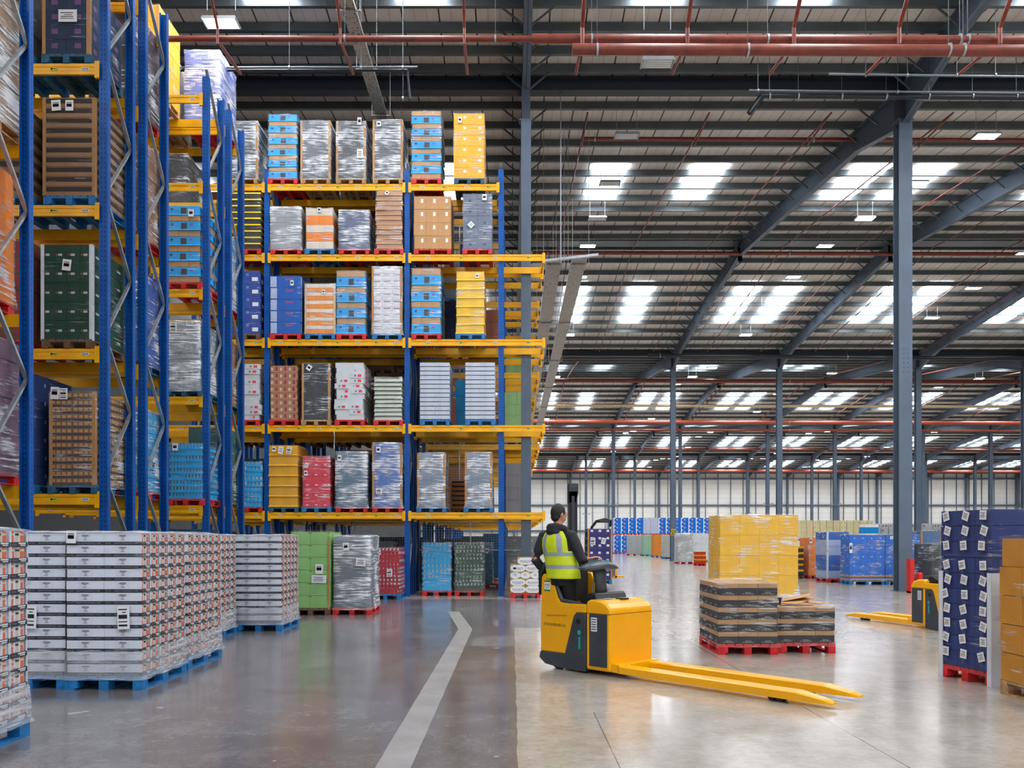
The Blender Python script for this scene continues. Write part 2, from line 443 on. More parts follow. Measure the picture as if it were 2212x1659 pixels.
column(11.84, 25.95, 'large grey steel column in the open floor behind the yellow pallet truck on the right', w_=.2, plate=True)
ordn = {2: 'second', 3: 'third', 4: 'fourth'}
rown = ['over the rack end','first','second','third','fourth','fifth','sixth','seventh','eighth','ninth','tenth','eleventh']
for j in (2, 3, 4):
    for i, X in enumerate(FRAMES[1:]):
        px = CX+X*FPX/VAL[j]
        if px > 2260 or i == 0: continue
        lab = 'grey column of the %s column row from the camera, %s one right of the racking' % (ordn[j], rown[i])
        if j == 2 and i == 1: lab = 'grey column with black and yellow hazard tape at head height'
        t = column(X, VAL[j], lab, tape=(j == 2 and i == 1))
        if (j, i) in ((3, 1), (3, 3), (3, 4), (4, 4), (4, 1)):
            g = MB()
            for sx in (-1, 1):
                g.box(sx*.25-.1+sx*.2, -.45, 5.6, sx*.25+.1+sx*.2, -.25, 5.85, GALV); g.bar((0, -.25, 5.55), (sx*.45, -.35, 5.65), .04, .04, GALV)
            g.build('flood_light', t)
# far wall
WALLM = wall_mat()
g = MB(); g.box(XL, 174.2, 0, XR, 174.4, ZV+.1, WALLM); struct(g.build('wall_back'))
g = MB(); g.box(XR-.2, -14, 0, XR, 174.4, ZV+2, WALLM); struct(g.build('wall_right'))
g = MB(); g.box(XL-.2, -14, 0, XL, 174.4, ZV+2, mat('shade_dark_wall', '#2a2e33', .6)); struct(g.build('wall_left'))  # added left wall, its dark colour stands in for shade among the racks
n0 = n
for i, z in enumerate((14.0, 8.6, 3.4, 15.2)):
    n += 1; g = MB(); g.box(XL, 173.85, z-.16, XR, 174.2, z+.16, STEEL); struct(g.build('trim_%d' % n))
X = -4
while X < 106:
    n += 1; g = MB(); g.box(X-.05, 174.0, 0, X+.05, 174.2, ZV, STEEL); struct(g.build('trim_%d' % n)); X += 2.55
for X in FRAMES[1:]:
    n += 1; g = MB(); g.box(X-.18, 173.6, 0, X+.18, 174.1, ZV, STEEL); struct(g.build('trim_%d' % n))

# ------------------------------------------------------------------ pipes, trays, lamps
def pipe(label, pts, r, mt=REDPIPE, name='sprinkler_pipe', cat='pipe', group=None, clamps=()):
    t = thing(name, label, cat, pts[0], 0, group); o = Vector(pts[0]); g = MB()
    for a, b in zip(pts, pts[1:]): g.tube(Vector(a)-o, Vector(b)-o, r, mt, 10)
    g.build('pipe_run', t)
    if not clamps: clamps = [tuple(Vector(pts[0]).lerp(Vector(pts[-1]), f)) for f in ((.03, .5, .97) if len(pts) == 2 else (.97,))]
    for c in clamps:
        g = MB(); p = Vector(c)-o; g.tube(p+Vector((-.02,0,0)), p+Vector((.02,0,0)), r+.02, GALV, 12); g.bar(p, p+Vector((0,0,roof_z(c[1])-c[2]-.25)), .013, .013, PURL); g.build('hanger', t)
    return t
A = 18.3
MAIN1 = pipe('thin upper red sprinkler main crossing under the near roof from the left', [(-8, A, Z_(84, A)), (X_(1150, A), A, Z_(84, A))], .062, clamps=[(X_(x, A), A, Z_(84, A)) for x in (745, 1070)])
MAIN2 = pipe('upper thick red sprinkler main, right part of the upper one', [(X_(1150, A), A, Z_(84, A)), (13.5, A, Z_(88, A))], .095, clamps=[(X_(x, A), A, Z_(85, A)) for x in (1278, 1658, 2073, 2090)])
A = 17.8
pipe('lower thick red sprinkler main with an open left end', [(X_(1236, A), A, Z_(107, A)), (13.5, A, Z_(111, A))], .115, clamps=[(X_(x, A), A, Z_(108, A)) for x in (1290, 1615, 2049, 2080)])
def branch(t, pts, r, mt=REDPIPE):
    g = MB(); o = t.location
    for a, b in zip(pts, pts[1:]): g.tube(Vector(a)-o, Vector(b)-o, r, mt, 8)
    g.build('branch_pipe', t)
for i, px in enumerate((470, 735, 1003, 1258, 1485, 1715, 1942, 2160)):
    A = 18.1; x = X_(px, A); z = Z_(96, A)
    t_ = MAIN1 if px < 1150 else MAIN2
    branch(t_, [(x, A, z), (x, A, z+.35), (x+.05, 15.5, roof_z(15.5)-1.4)], .045 if px > 1200 else .03)
    branch(t_, [(x, 18.3, z+.1), (x-.02, 19.7, z+.25)], .035)
def zline(py, Y): return Z_(py, Y)
PIPES = []
for (px0, py, Y, r, lab, mt) in ((1255, 300, 29.5, .07, 'dark red sprinkler pipe below the second roof slope', REDPIPE), (1150, 546, 44.2, .1, 'long red sprinkler pipe under the second ridge', REDPIPE),
        (1150, 822, 66, .16, 'red sprinkler main beyond the second column row', REDPIPE), (1150, 911, 92, .2, 'orange red sprinkler main before the third column row', mat('pipe_orange', '#a84a35', .45)), (1150, 928, 96, .14, 'dark red pipe just below the orange red main', REDPIPE),
        (1150, 876, 82, .13, 'cream coloured pipe across the middle of the hall', mat('pipe_cream', '#cdb48a', .5)), (1150, 969, 130, .16, 'thin red pipe before the fourth column row', REDPIPE), (1150, 1016, 168, .26, 'orange pipe running along the top of the far wall', mat('pipe_orange', '#a84a35', .45))):
    PIPES.append(pipe(lab, [(X_(px0, Y), Y, Z_(py, Y)), (X_(2260, Y), Y, Z_(py+3, Y))], r, mt))
for i in range(8):
    x = 2.4+3.87*i
    branch(PIPES[1], [(x, 29.5, 15.1), (x, 27.2, roof_z(27.2)-.5), (x, 44.2, roof_z(44.2)-.55), (x, 61.5, roof_z(61.5)-.55)], .028)
for i in range(9):
    x = 5+7.7*i
    branch(PIPES[3], [(x, 64.5, roof_z(64.5)-.6), (x, 81.5, roof_z(81.5)-.6), (x, 99, roof_z(99)-.6)], .05)
DK = mat('dark_pipe', '#23282e', .35, .3)
pipe('black drain pipe below the valley gutter on the right', [(X_(1618, 24.2), 24.2, Z_(245, 24.2)), (X_(1645, 24.2), 24.2, Z_(207, 24.2)), (X_(2260, 24.2), 24.2, Z_(211, 24.2))], .075, DK, 'drain_pipe', clamps=[(X_(x, 24.2), 24.2, Z_(208, 24.2)) for x in (1662, 1724, 1818, 1914, 2006, 2100, 2195)])
pipe('dark drain pipe along the second valley', [(X_(1400, 60), 60, Z_(768, 60)), (X_(2260, 60), 60, Z_(775, 60))], .14, DK, 'drain_pipe')
def tray(label, p0, p1, wd, name='cable_tray', mt=None, hang=2.4):
    t = thing(name, label, 'cable tray', p0); d = Vector(p1)-Vector(p0); L_ = d.length; dn = d.normalized(); sx = Vector((0,0,1)).cross(dn).normalized()
    mt = mt or GALV; g = MB()
    g.bar(Vector((0,0,0)), d, wd, .006, mt)
    for s_ in (-1, 1): g.bar(sx*s_*wd/2+Vector((0,0,.03)), d+sx*s_*wd/2+Vector((0,0,.03)), .01, .07, mt)
    g.build('tray', t); k = .5
    while k < L_:
        g = MB(); c = dn*k; g.bar(c-sx*(wd/2+.12)-Vector((0,0,.03)), c+sx*(wd/2+.12)-Vector((0,0,.03)), .05, .03, mt)
        zt = roof_z(p0[1]+c.y)-p0[2]-.2
        for s_ in (-1, 1): g.bar(c+sx*s_*(wd/2+.1)-Vector((0,0,.03)), c+sx*s_*(wd/2+.1)+Vector((0,0,zt)), .014, .014, mt)
        g.build('hanger', t); k += hang
    return t
def perf():
    t = NT('perforated_tray'); v = t.n('ShaderNodeTexVoronoi'); v.inputs['Scale'].default_value = 14; t.l(t.tc.outputs['Object'], v.inputs['Vector'])
    h = t.math('LESS_THAN', v.outputs['Distance'], .3)
    t.l(t.mixc(h, lin('#a39f99'), lin('#55524f')), t.b.inputs['Base Color']); t.b.inputs['Roughness'].default_value = .45; t.b.inputs['Metallic'].default_value = .5
    return t.m
PERF = perf(); CDT = mat('conduit_grey', '#6f7a80', .45, .4)
tray('perforated grey cable tray running away over the rack aisle at the top left', (-3.7, 16.5, 13.57), (-3.7, 26.8, 13.57), .31, mt=PERF)
tray('left one of two long grey cable trays beyond the racking', (1.42, 28.5, 10.9), (1.42, 88, 10.9), .5, mt=PERF, hang=7.8)
tray('right one of two long grey cable trays beyond the racking', (2.25, 28.5, 10.9), (2.25, 88, 10.9), .5, mt=PERF, hang=7.8)
A = 26; tray('narrow horizontal cable tray crossing the open end of the racks', (X_(1176, A), A, Z_(566, A)), (X_(1292, A), A, Z_(553, A)), .12, hang=3)
A = 20.5; pipe('thin grey conduit hanging level above the top pallets', [(X_(370, A), A, Z_(146, A)), (X_(902, A), A, Z_(145, A))], .024, CDT, 'conduit', clamps=[(X_(x, A), A, Z_(146, A)) for x in (625, 780, 870)])
pipe('black cable run just below the grey conduit', [(X_(370, 20.6), 20.6, Z_(152, 20.6)), (X_(880, 20.6), 20.6, Z_(152, 20.6)), (X_(886, 20.6), 20.6, Z_(215, 20.6))], .03, DK, 'conduit')
A = 22.5; pipe('thin grey conduit hanging level at the upper right', [(X_(1790, A), A, Z_(160, A)), (X_(2260, A), A, Z_(166, A))], .028, CDT, 'conduit', clamps=[(X_(x, A), A, Z_(162, A)) for x in (1870, 1960, 2067, 2150)])
A = 24.0; pipe('thin grey conduit just above the black drain pipe', [(X_(1618, A), A, Z_(195, A)), (X_(2260, A), A, Z_(201, A))], .028, CDT, 'conduit')

LEDM = mat('lamp_glow', '#fbfdff', .4, emis=LAMP_E); LOUV = mat('lamp_louvre_off', '#b9bcc0', .3, .3)
LHOUS = mat('lamp_housing', '#9a9ea3', .4, .4)
def lamp_meshes():
    h = MB(); h.box(-.38, -.2, 0, .38, .2, .07, LHOUS); h.box(-.4, -.22, -.015, -.37, .22, .03, LHOUS); h.box(.37, -.22, -.015, .4, .22, .03, LHOUS)
    d = MB(); d.box(-.36, -.19, -.012, .36, .19, 0, LEDM)
    d2 = MB(); d2.box(-.36, -.19, -.006, .36, .19, 0, LOUV)
    for i in range(4): d2.box(-.26, -.15+i*.085, -.012, .34, -.11+i*.085, -.006, WHITE)
    s_ = MB()
    s_.tube((0, 0, .07), (0, 0, .55), .008, GALV, 5)
    return h.mesh('housing'), d.mesh('diffuser'), d2.mesh('diffuser'), s_.mesh('chain')
LH, LD, LD2, LS = lamp_meshes()
def lamp(x, Y, label, on=True, big=1, drop=.95):
    t = thing('high_bay_lamp', label, 'lamp', (x, Y, roof_z(Y)-drop), 0, 'high bay lamps'); t.scale = (big, big, 1)
    put('housing', LH, t); put('diffuser', LD if on else LD2, t)
    for x in (-.33, .33): c = put('chain', LS, t, (x, 0, 0)); c.scale = (1, 1, (drop-.04)/.55)
nth = ['first','second','third','fourth','fifth','sixth','seventh','eighth','ninth','tenth','eleventh','twelfth','thirteenth','fourteenth','fifteenth','sixteenth','seventeenth','eighteenth','nineteenth','twentieth','twenty-first','twenty-second','twenty-third','twenty-fourth','twenty-fifth','twenty-sixth','twenty-seventh','twenty-eighth','twenty-ninth','thirtieth']
lamp(X_(1420, 17.0), 17.0, 'unlit louvred lamp hanging on chains below the two thick red pipes', False, .8, roof_z(17.0)-Z_(138, 17.0))
lamp(X_(478, 20.0), 20.0, 'lit lamp hanging beside the pallet of purple cartons at the upper left', True, drop=2.45)
lines = ((3.75, 'rack end', 28), (15.5, 'large column', 28), (26.3, 'third frame', 44), (41, 'fifth frame', 68), (56, 'far right', 92))
for li, (lx, ln, y0) in enumerate(lines):
    Y = y0; k = 0
    while Y < 170:
        if min(abs(Y-v) for v in VAL) > 1.5:
            lamp(lx, Y, '%s lamp away from the camera in the lamp line by the %s' % (nth[k], ln), not (li == 0 and k < 3)); k += 1
        Y += 4.8 if Y < 62 else 7.2

# ------------------------------------------------------------------ pallet racking
LV = [2.30, 4.66, 6.99, 9.29, 11.2]; LVN = ['first', 'second', 'third', 'fourth', 'top']
ROWY = [9.35+4.65*k for k in range(10)]
ROWN = ['nearest', 'second', 'third', 'fourth', 'fifth', 'sixth', 'seventh', 'eighth', 'ninth', 'tenth']
FD = .95; GAP = .50; POST_H = 11.62
def upright_mesh():
    g = MB(); w_ = .07; h = POST_H
    g.prism([(-w_, -.045), (w_, -.045), (w_, .055), (w_-.02, .055), (w_-.02, -.02), (-w_+.02, -.02), (-w_+.02, .055), (-w_, .055)], .01, h, BLUE, 'z')
    return g.mesh('upright')
UPM = upright_mesh()
FOOT = MB().box(-.09, -.07, 0, .09, .07, .01, GALV).mesh('foot_plate')
def brace_mesh(a, b, L0, L1):
    return MB().bar((0, a, L0), (0, b, L1), .055, .035, GALV).mesh('brace')
BR = []
z = .3; k = 0
while z < 10.7:
    BR.append(brace_mesh(.0, FD, z, z+1.15) if k % 2 == 0 else brace_mesh(FD, 0, z, z+1.15)); z += 1.15; k += 1
def frame(X, Y, rack):
    x = X-rack.location.x; u = put('upright', UPM, rack, (x, 0, 0)); u2 = put('upright', UPM, rack, (x, FD, 0), PI)
    put('foot_plate', FOOT, u); put('foot_plate', FOOT, u2)
    for b in BR: put('brace', b, u)
STK_W = MB(); STK_W.box(-.06, -.002, -.025, .06, 0, .025, WHITE)
for i, x in enumerate((-.048, -.037, -.028, -.016, -.006, .004, .016)): STK_W.box(x, -.003, -.015, x+.006, -.002, .015, INK)
STK_W.box(.03, -.003, -.012, .048, -.002, .012, INK); STK_W = STK_W.mesh('location_label')
STK_Y = MB(); STK_Y.box(-.06, -.002, -.025, .06, 0, .025, mat('sticker_yellow', '#e8e23a', .5)); STK_Y.box(-.05, -.003, -.015, -.01, -.002, .015, INK)
STK_Y.box(.0, -.003, -.01, .03, -.002, .01, INK); STK_Y.box(.038, -.003, -.012, .055, -.002, .012, mat('sticker_green', '#1c8c3a', .5)); STK_Y = STK_Y.mesh('location_label')
BEAMC = {}
def beam(x0, x1, Y, ztop, rack, conn=True, stickers=0, face=-1):
    L_ = round(x1-x0, 3); key = (L_, face)
    if key not in BEAMC:
        g = MB(); f = face
        g.prism([(0, 0), (f*.045, 0), (f*.045, -.05), (f*.034, -.06), (f*.034, -.115), (f*.045, -.125), (f*.045, -.175), (0, -.175)], 0, L_, YEL)
        BEAMC[key] = g.mesh('beam')
    t = put('beam', BEAMC[key], rack, (x0-rack.location.x, Y-rack.location.y, ztop))
    if conn:
        for xx, sg in ((0, 1), (L_, -1)):
            g = MB(); g.box(min(xx, xx+sg*.05), -.052 if face < 0 else 0, -.23, max(xx, xx+sg*.05), 0 if face < 0 else .052, .04, YEL); g.box(min(xx, xx-sg*.03), face*.056 if face < 0 else .05, -.23, max(xx, xx-sg*.03), face*.05 if face < 0 else .056, .04, YEL)
            g.build('end_connector', t)
    for i in range(stickers):
        put('location_label', STK_Y if i % 2 else STK_W, t, ((i+.5)*L_/stickers+.05, -.0455, -.088))
for k in range(0, 9):
    Yf = ROWY[k]; rn = ROWN[k]
    posts = [-10.37, -6.66] if k < 3 else [-10.37, -6.66, -2.85, -.30]
    if k > 5: posts = [-2.85, -.30]
    racks = ((0, Yf), (1, Yf+FD+GAP)) if k else ((1, Yf+FD+GAP),)
    for ri, Yr in racks:
        R_ = thing('pallet_rack', 'blue and yellow pallet rack, %s one of the %s double row from the camera' % ('front' if ri == 0 else 'rear', rn), 'pallet rack', (posts[-1], Yr, 0), 0, 'pallet racks')
        for X in posts:
            if k < 3 and X < -10: continue
            frame(X, Yr, R_)
        for li, zt in enumerate(LV):
            if k > 4 and li == 4: continue
            for (a, b) in zip(posts, posts[1:]):
                bx = b-.07 if (b < -1 or li == 4) else .87
                for fi, yy in ((0, Yr-.045), (1, Yr+FD+.045)):
                    if k > 3 and b < -2 and li > 0: continue
                    if k > 6 and fi == 1: continue
                    st = (7 if b-a > 3.5 else 4) if (fi == 0 and ri == 0 and 0 < k < 4) else 0
                    beam(a+.07, bx, yy, zt, R_, True, st, -1 if fi == 0 else 1)
                if b > -1 and li < 4 and k < 8:
                    g = MB(); x = R_.location.x; g.box(.83-x, -.04, zt-.15, .87-x, FD+.04, zt-.03, YEL); g.build('tie_bar', R_)
# wire mesh behind the fourth row
def mesh_panel(x0, x1, Y, z0, z1, label):
    t = thing('wire_mesh_panel', label, 'mesh panel', (x0, Y, z0)); g = MB(); W_ = x1-x0; H_ = z1-z0
    n_ = int(W_/.075)
    for i in range(n_+1): g.box(i*.075, -.003, 0, i*.075+.005, .003, H_, GALV)
    for i in range(int(H_/.075)+1): g.box(0, -.005, i*.075, W_, 0, i*.075+.005, GALV)
    g.build('wire_grid', t); g = MB()
    for z_ in (0, H_): g.box(0, -.02, z_-.015, W_, .02, z_+.015, GALV)
    for x_ in (0, W_/2, W_): g.box(x_-.015, -.02, 0, x_+.015, .02, H_, GALV)
    g.build('panel_frame', t)
Yb = ROWY[3]+2*FD+GAP+.08
mesh_panel(-6.6, -2.9, Yb, 1.35, 2.1, 'galvanised wire mesh panel low behind the middle bay')
mesh_panel(-2.8, .3, Yb, 1.25, 2.1, 'galvanised wire mesh panel low behind the right bay')
mesh_panel(-2.8, -.35, Yb, 2.35, 11.0, 'tall galvanised wire mesh behind the right bay')

# ------------------------------------------------------------------ pallet loads
PC = {}
def pallet_mesh(w_, d, c):
    k = (round(w_, 2), round(d, 2), c)
    if k in PC: return PC[k]
    m_ = PALM[c]; g = MB(); h = w_/2
    for x in (-h, -.05, h-.1):
        g.box(x, 0, 0, x+.1, d, .02, m_)
        for y in (0, d/2-.07, d-.14): g.box(x-(0 if x > -h else 0)-.0, y, .02, x+.1+(.03 if x < -.2 else 0), y+.14, .1, m_)
    for y in (0, d/2-.06, d-.12): g.box(-h, y, .1, h, y+.12, .122, m_)
    nb = 7
    for i in range(nb):
        x = -h+i*(w_-.1)/(nb-1); g.box(x, 0, .122, x+.1, d, .144, m_)
    PC[k] = g.mesh('pallet'); return PC[k]
CC = {}
def carton(w_, d, h, m_, bands=(), marks=(), texts=(), sides=True, lip=0, key=None, shape='box', m2=None, nc=5):
    k = (round(w_, 3), round(d, 3), round(h, 3), m_.name, key, shape)
    if key is not None and k in CC: return CC[k]
    g = MB(); a = w_/2; b = d/2; c = .004
    if shape == 'box':
        zs = [0]+sorted({v for bd in bands for v in (bd[0]*h, bd[1]*h)}-{0, h})+[h]
        for z0, z1 in zip(zs, zs[1:]):
            mm = m_
            for bd in bands:
                if bd[0]*h <= (z0+z1)/2 <= bd[1]*h: mm = bd[2]
            pts = [(-a+c, -b), (a-c, -b), (a, -b+c), (a, b-c), (a-c, b), (-a+c, b), (-a, b-c), (-a, -b+c)]
            n8 = 8; lo = z0+(.003 if z0 == 0 else 0); hi = z1-(.003 if z1 == h else 0)
            vs = [(p[0], p[1], lo) for p in pts]+[(p[0], p[1], hi) for p in pts]
            g.add(vs, [(i, (i+1) % n8, n8+(i+1) % n8, n8+i) for i in range(n8)], mm)
        g.add([(p[0], p[1], h-.003) for p in pts], [tuple(range(8))], m_); g.add([(p[0], p[1], .003) for p in pts], [tuple(range(8))[::-1]], m_)
    elif shape == 'flare':      # tray carton, lid edge wider at the bottom
        f = .018
        g.loft([[(-a-f, -b-f, 0), (a+f, -b-f, 0), (a+f, b+f, 0), (-a-f, b+f, 0)], [(-a, -b, h*.16), (a, -b, h*.16), (a, b, h*.16), (-a, b, h*.16)], [(-a+.006, -b+.006, h), (a-.006, -b+.006, h), (a-.006, b-.006, h), (-a+.006, b-.006, h)]], m_, smooth=False)
    elif shape == 'cans':       # low tray with rows of cans standing in it
        r = w_/nc/2; th = h*.42
        g.box(-a, -b, 0, a, -b+.006, th, m_); g.box(a-.006, -b, 0, a, b, th, m_); g.box(-a, -b, 0, -a+.006, b, th, m_); g.box(-a+.03, -b+.03, 0, a-.03, b-.002, h*.97, BLACK)
        for i in range(nc):
            x = -a+r+i*2*r; g.tube((x, -b+r+.004, .004), (x, -b+r+.004, h*.99), r*.93, m2, 8)
        nd = max(1, int(d/(2*r)))
        for i in range(1, nd):
            y = -b+r+i*2*r; g.tube((a-r-.004, y, .004), (a-r-.004, y, h*.99), r*.93, m2, 8)
            g.tube((-a+r+.004, y, .004), (-a+r+.004, y, h*.99), r*.93, m2, 8)
    e = .0015
    for (u0, v0, u1, v1, mm) in marks:
        g.quad((-a+u0*w_, -b-e, v0*h), ((u1-u0)*w_, 0, 0), (0, 0, (v1-v0)*h), mm)
        if sides:
            g.quad((a+e, -b+u0*d, v0*h), (0, (u1-u0)*d, 0), (0, 0, (v1-v0)*h), mm)
            g.quad((-a-e, b-u0*d, v0*h), (0, -(u1-u0)*d, 0), (0, 0, (v1-v0)*h), mm)
    for (st, u, v, size, mm) in texts:
        g.text(st, (-a+u*w_, -b-2*e, v*h), (1,0,0), (0,0,1), size, mm)
        if sides:
            g.text(st, (a+2*e, -b+u*d, v*h), (0,1,0), (0,0,1), size, mm); g.text(st, (-a-2*e, b-u*d, v*h), (0,-1,0), (0,0,1), size, mm)
    me = g.mesh('carton')
    if key is not None: CC[k] = me
    return me
def coffee_carton(w_=.385, d=.232, h=.121):
    g = MB(); a = w_/2; b = d/2
    W1 = mat('coffee_box_white', '#d9dfec', .55, var=.03); K1 = mat('coffee_box_black', '#101722', .5)
    T1 = mat('tin_orange', '#e2683c', .4); T2 = mat('tin_silver', '#cbc7bb', .4, .1); T3 = mat('tin_dark', '#2e2c35', .4)
    g.box(-a, -b, 0, a, -b+.004, h*.30, K1); g.box(-a, -b, h*.30, a, -b+.004, h, W1); g.box(-a, b-.004, 0, a, b, h, W1)
    g.box(-a, -b+.004, 0, a, b-.004, h*.30, K1); g.box(-a+.045, -b+.004, h*.3, a-.045, b-.004, h, BLACK)
    for sx in (-1, 1):
        g.box(min(sx*a, sx*(a-.01)), -b, h*.3, max(sx*a, sx*(a-.01)), -b+.012, h, W1); g.box(min(sx*a, sx*(a-.01)), b-.012, h*.3, max(sx*a, sx*(a-.01)), b, h, W1)
    r = (d-.03)/6
    for i in range(3):
        y = -b+.015+r+i*2*r; mm = (T1, T2, T1)[i]
        for sx in (-1, 1):
            g.tube((sx*(a-r-.006), y, h*.3), (sx*(a-r-.006), y, h*.97), r*.95, mm, 10)
            g.tube((sx*(a-r-.006), y, h*.72), (sx*(a-r-.006), y, h*.86), r*.97, T2 if i != 1 else T3, 10)
    e = .002
    PT = mat('band_print', '#9aa1ad', .6)
    g.text('NCOVE', (-a+.04, -b-e, h*.15), (1,0,0), (0,0,1), .016, PT)
    g.text('BARISTA STYLE INSTANT COFFEE', (.035, -b-e, h*.15), (1,0,0), (0,0,1), .0165, PT)
    L1 = mat('print_panel', '#d5dae4', .55); P1 = mat('print_grey', '#5f6674', .6)
    g.quad((-.07, -b-e, h*.36), (.14, 0, 0), (0, 0, h*.57), L1)
    for z, ww in ((.82, .07), (.75, .08), (.66, .035), (.55, .012), (.45, .04)): g.quad((-ww/2, -b-2*e, h*z), (ww, 0, 0), (0, 0, .005), P1)
    for sx in (-1, 1):
        g.text('NCOVE', (sx*(a+e), sx*(-.07), h*.15), (0, sx, 0), (0,0,1), .015, PT)
        g.quad((sx*(a+e), sx*(-.015), h*.17), (0, sx*.1, 0), (0, 0, .012), L1); g.quad((sx*(a+e), sx*.01, h*.06), (0, sx*.07, 0), (0, 0, .009), L1)
    return g.mesh('carton')
COFFEE = coffee_carton()
def film(w_, d, h, level, seed, z0=.1, flare=.03, sag=.012):
    g = MB(); rx = random.Random(seed); nx, ny, nz = 6, 8, 12; rings = []; a = w_/2+.008; b = d/2+.008
    per = []
    for i in range(nx): per.append((-a+2*a*i/nx, -b))
    for i in range(ny): per.append((a, -b+2*b*i/ny))
    for i in range(nx): per.append((a-2*a*i/nx, b))
    for i in range(ny): per.append((-a, b-2*b*i/ny))
    for j in range(nz+1):
        z = z0+(h-z0)*j/nz; f = flare*max(0, 1-j/1.5) ; ring = []
        for (x, y) in per:
            n_ = noise.noise(Vector((x*3+seed, y*3, z*4)))*sag
            k = 1+f/a+n_/a; ky = 1+f/b+n_/b
            ring.append((x*k, y*ky+d/2, z+(noise.noise(Vector((x*5, y*5, seed)))*.02 if j in (0, nz) else 0)))
        rings.append(ring)
    rings.append([(x*.93, (y-d/2)*.93+d/2, z+.012) for (x, y, z) in rings[-1]])
    g.loft(rings, FILM[level], close=False)
    n_ = len(per); g.add(rings[-1], [tuple(range(n_))], FILM[level], True)
    return g.mesh('stretch_wrap')
def sticker_mesh(w_, h, kind):
    g = MB(); g.box(-w_/2, -.003, 0, w_/2, 0, h, WHITE)
    bars = {'code': ((.15, .35, .55), (.15, .45, .62), (.15, .62, .66), (.15, .72, .78)), 'text': ((.12, .25, .3), (.12, .4, .46), (.3, .55, .6), (.12, .7, .76)), 'mix': ((.1, .12, .2), (.1, .3, .34), (.1, .45, .62), (.4, .7, .74), (.1, .82, .87))}[kind]
    for (x, a, b) in bars: g.quad((-w_/2+x*w_, -.0045, a*h), ((1-1.6*x)*w_*.85, 0, 0), (0, 0, (b-a)*h), INK)
    return g.mesh('paper_label')
SEED = [10]
def load(label, X0, Y, z, w_, h, st, pal='r', d=1.18, wrap=1, posts=None, labels=(), rz=0, side='r', group='wrapped pallet loads', pw=.8, name='pallet_load', extra=None):
    """X0 = left edge of the load front, Y = its front, z = what it stands on, h = total height with pallet"""
    SEED[0] += 1; seed = SEED[0]; rnd = random.Random(seed)
    dmax = d
    t = thing(name, label, 'pallet load', (X0+w_/2, Y, z), rz, group)
    pwid = max(pw, w_) if pw else w_
    put('pallet', pallet_mesh(pwid, d+.02, pal), t, (0, -.01, 0))
    zb = .146; H = h-zb
    nx, ny, nz = st['n']; jit = st.get('j', .006); al = st.get('alt'); inset = st.get('inset', 0)
    if al: hs = [al[i % len(al)].get('rel', 1) for i in range(nz)]
    else: hs = [1]*nz
    tot = sum(hs); zz = zb; vis = st.get('vis', True)
    core = MB(); core.box(-w_/2+.02, .02, zb, w_/2-.02, d-.02, h-.01, (al[0] if al else st)['m'])
    core.build('inner_cartons', t)
    sidecol = nx-1 if side == 'r' else 0
    for k in range(nz):
        s_ = al[k % len(al)] if al else st
        hh = H*hs[k]/tot; cx_ = s_.get('nx', nx); cy_ = s_.get('ny', ny); cw = (w_-2*s_.get('inset', inset))/cx_; cd = d/cy_
        if st.get('coffee'): me = COFFEE
        else:
            me = carton(cw-.003, cd-.003, hh-.002, s_['m'], s_.get('bands', ()), s_.get('marks', ()), s_.get('texts', ()), shape=s_.get('shape', 'box'), m2=s_.get('m2'), nc=s_.get('nc', 4), key=s_.get('key', s_['m'].name)+str(len(s_.get('bands', ()))), lip=0)
        sc = (side == 'r') and (cx_-1) or 0
        kx = rnd.uniform(-jit, jit)*1.5
        for i in range(cx_):
            for q in range(cy_):
                if q > 0 and i != sc: continue
                o = put(s_.get('name', 'carton'), me, t, (-w_/2+s_.get('inset', inset)+cw*(i+.5)+kx+rnd.uniform(-jit, jit)*.4, cd*(q+.5)+rnd.uniform(0, jit), zz))
                if jit > .01: o.rotation_euler = (0, 0, rnd.uniform(-1, 1)*jit)
        zz += hh
    if posts:
        pm = posts
        for x in (-w_/2-.006, w_/2+.006-.0):
            sg = 1 if x < 0 else -1
            g = MB(); z1 = st.get('post_h', h)
            g.box(min(x, x+sg*.05), -.01, zb-.02, max(x, x+sg*.05), -.004, z1, pm); g.box(min(x, x-sg*.005), -.01, zb-.02, max(x, x-sg*.005), .06, z1, pm)
            g.build('corner_post', t)
    if wrap: put('stretch_wrap', film(w_+.01, d, h+.012, wrap, seed), t)
    for (u, v, lw, lh, kind, ang) in labels:
        o = put('paper_label', sticker_mesh(lw, lh, kind), t, (-w_/2+u*w_, -.026, zb+v*H)); o.rotation_euler = (0, ang, 0)
    if extra: extra(t, w_, d, h)
    return t
BROWNP = card('#b08a63'); WPOST = card('#d7dce4')
def S(n, col, **k): d_ = dict(n=n, m=card(col)); d_.update(k); return d_
def blue_brown(n=9, start=0):
    bl = dict(m=card('#1c86cf'), rel=1, nx=1, ny=2, key='bb1', marks=((.42, .0, .6, .8, card('#3a3436')), (.1, .55, .18, .75, card('#22335e')), (.7, .55, .78, .75, card('#7d4fa0'))), shape='flare', name='tray')
    br = dict(m=card('#b5916c'), rel=.62, nx=3, ny=3, key='bb2', inset=.015)
    return dict(n=(3, 2, n), m=bl['m'], alt=[br, bl] if start else [bl, br], j=.008)
def cans(n, col, tin='#b9bfc4', nx=2, nc=4, **k):
    return dict(n=(nx, 3, n), m=paint(col), m2=mat('can_'+tin, tin, .3, .6), shape='cans', nc=nc, key='can'+tin, j=.012, name='can_tray', **k)
LBL = (.15, .82, .12, .16, 'code', 0)
R3 = 23.2
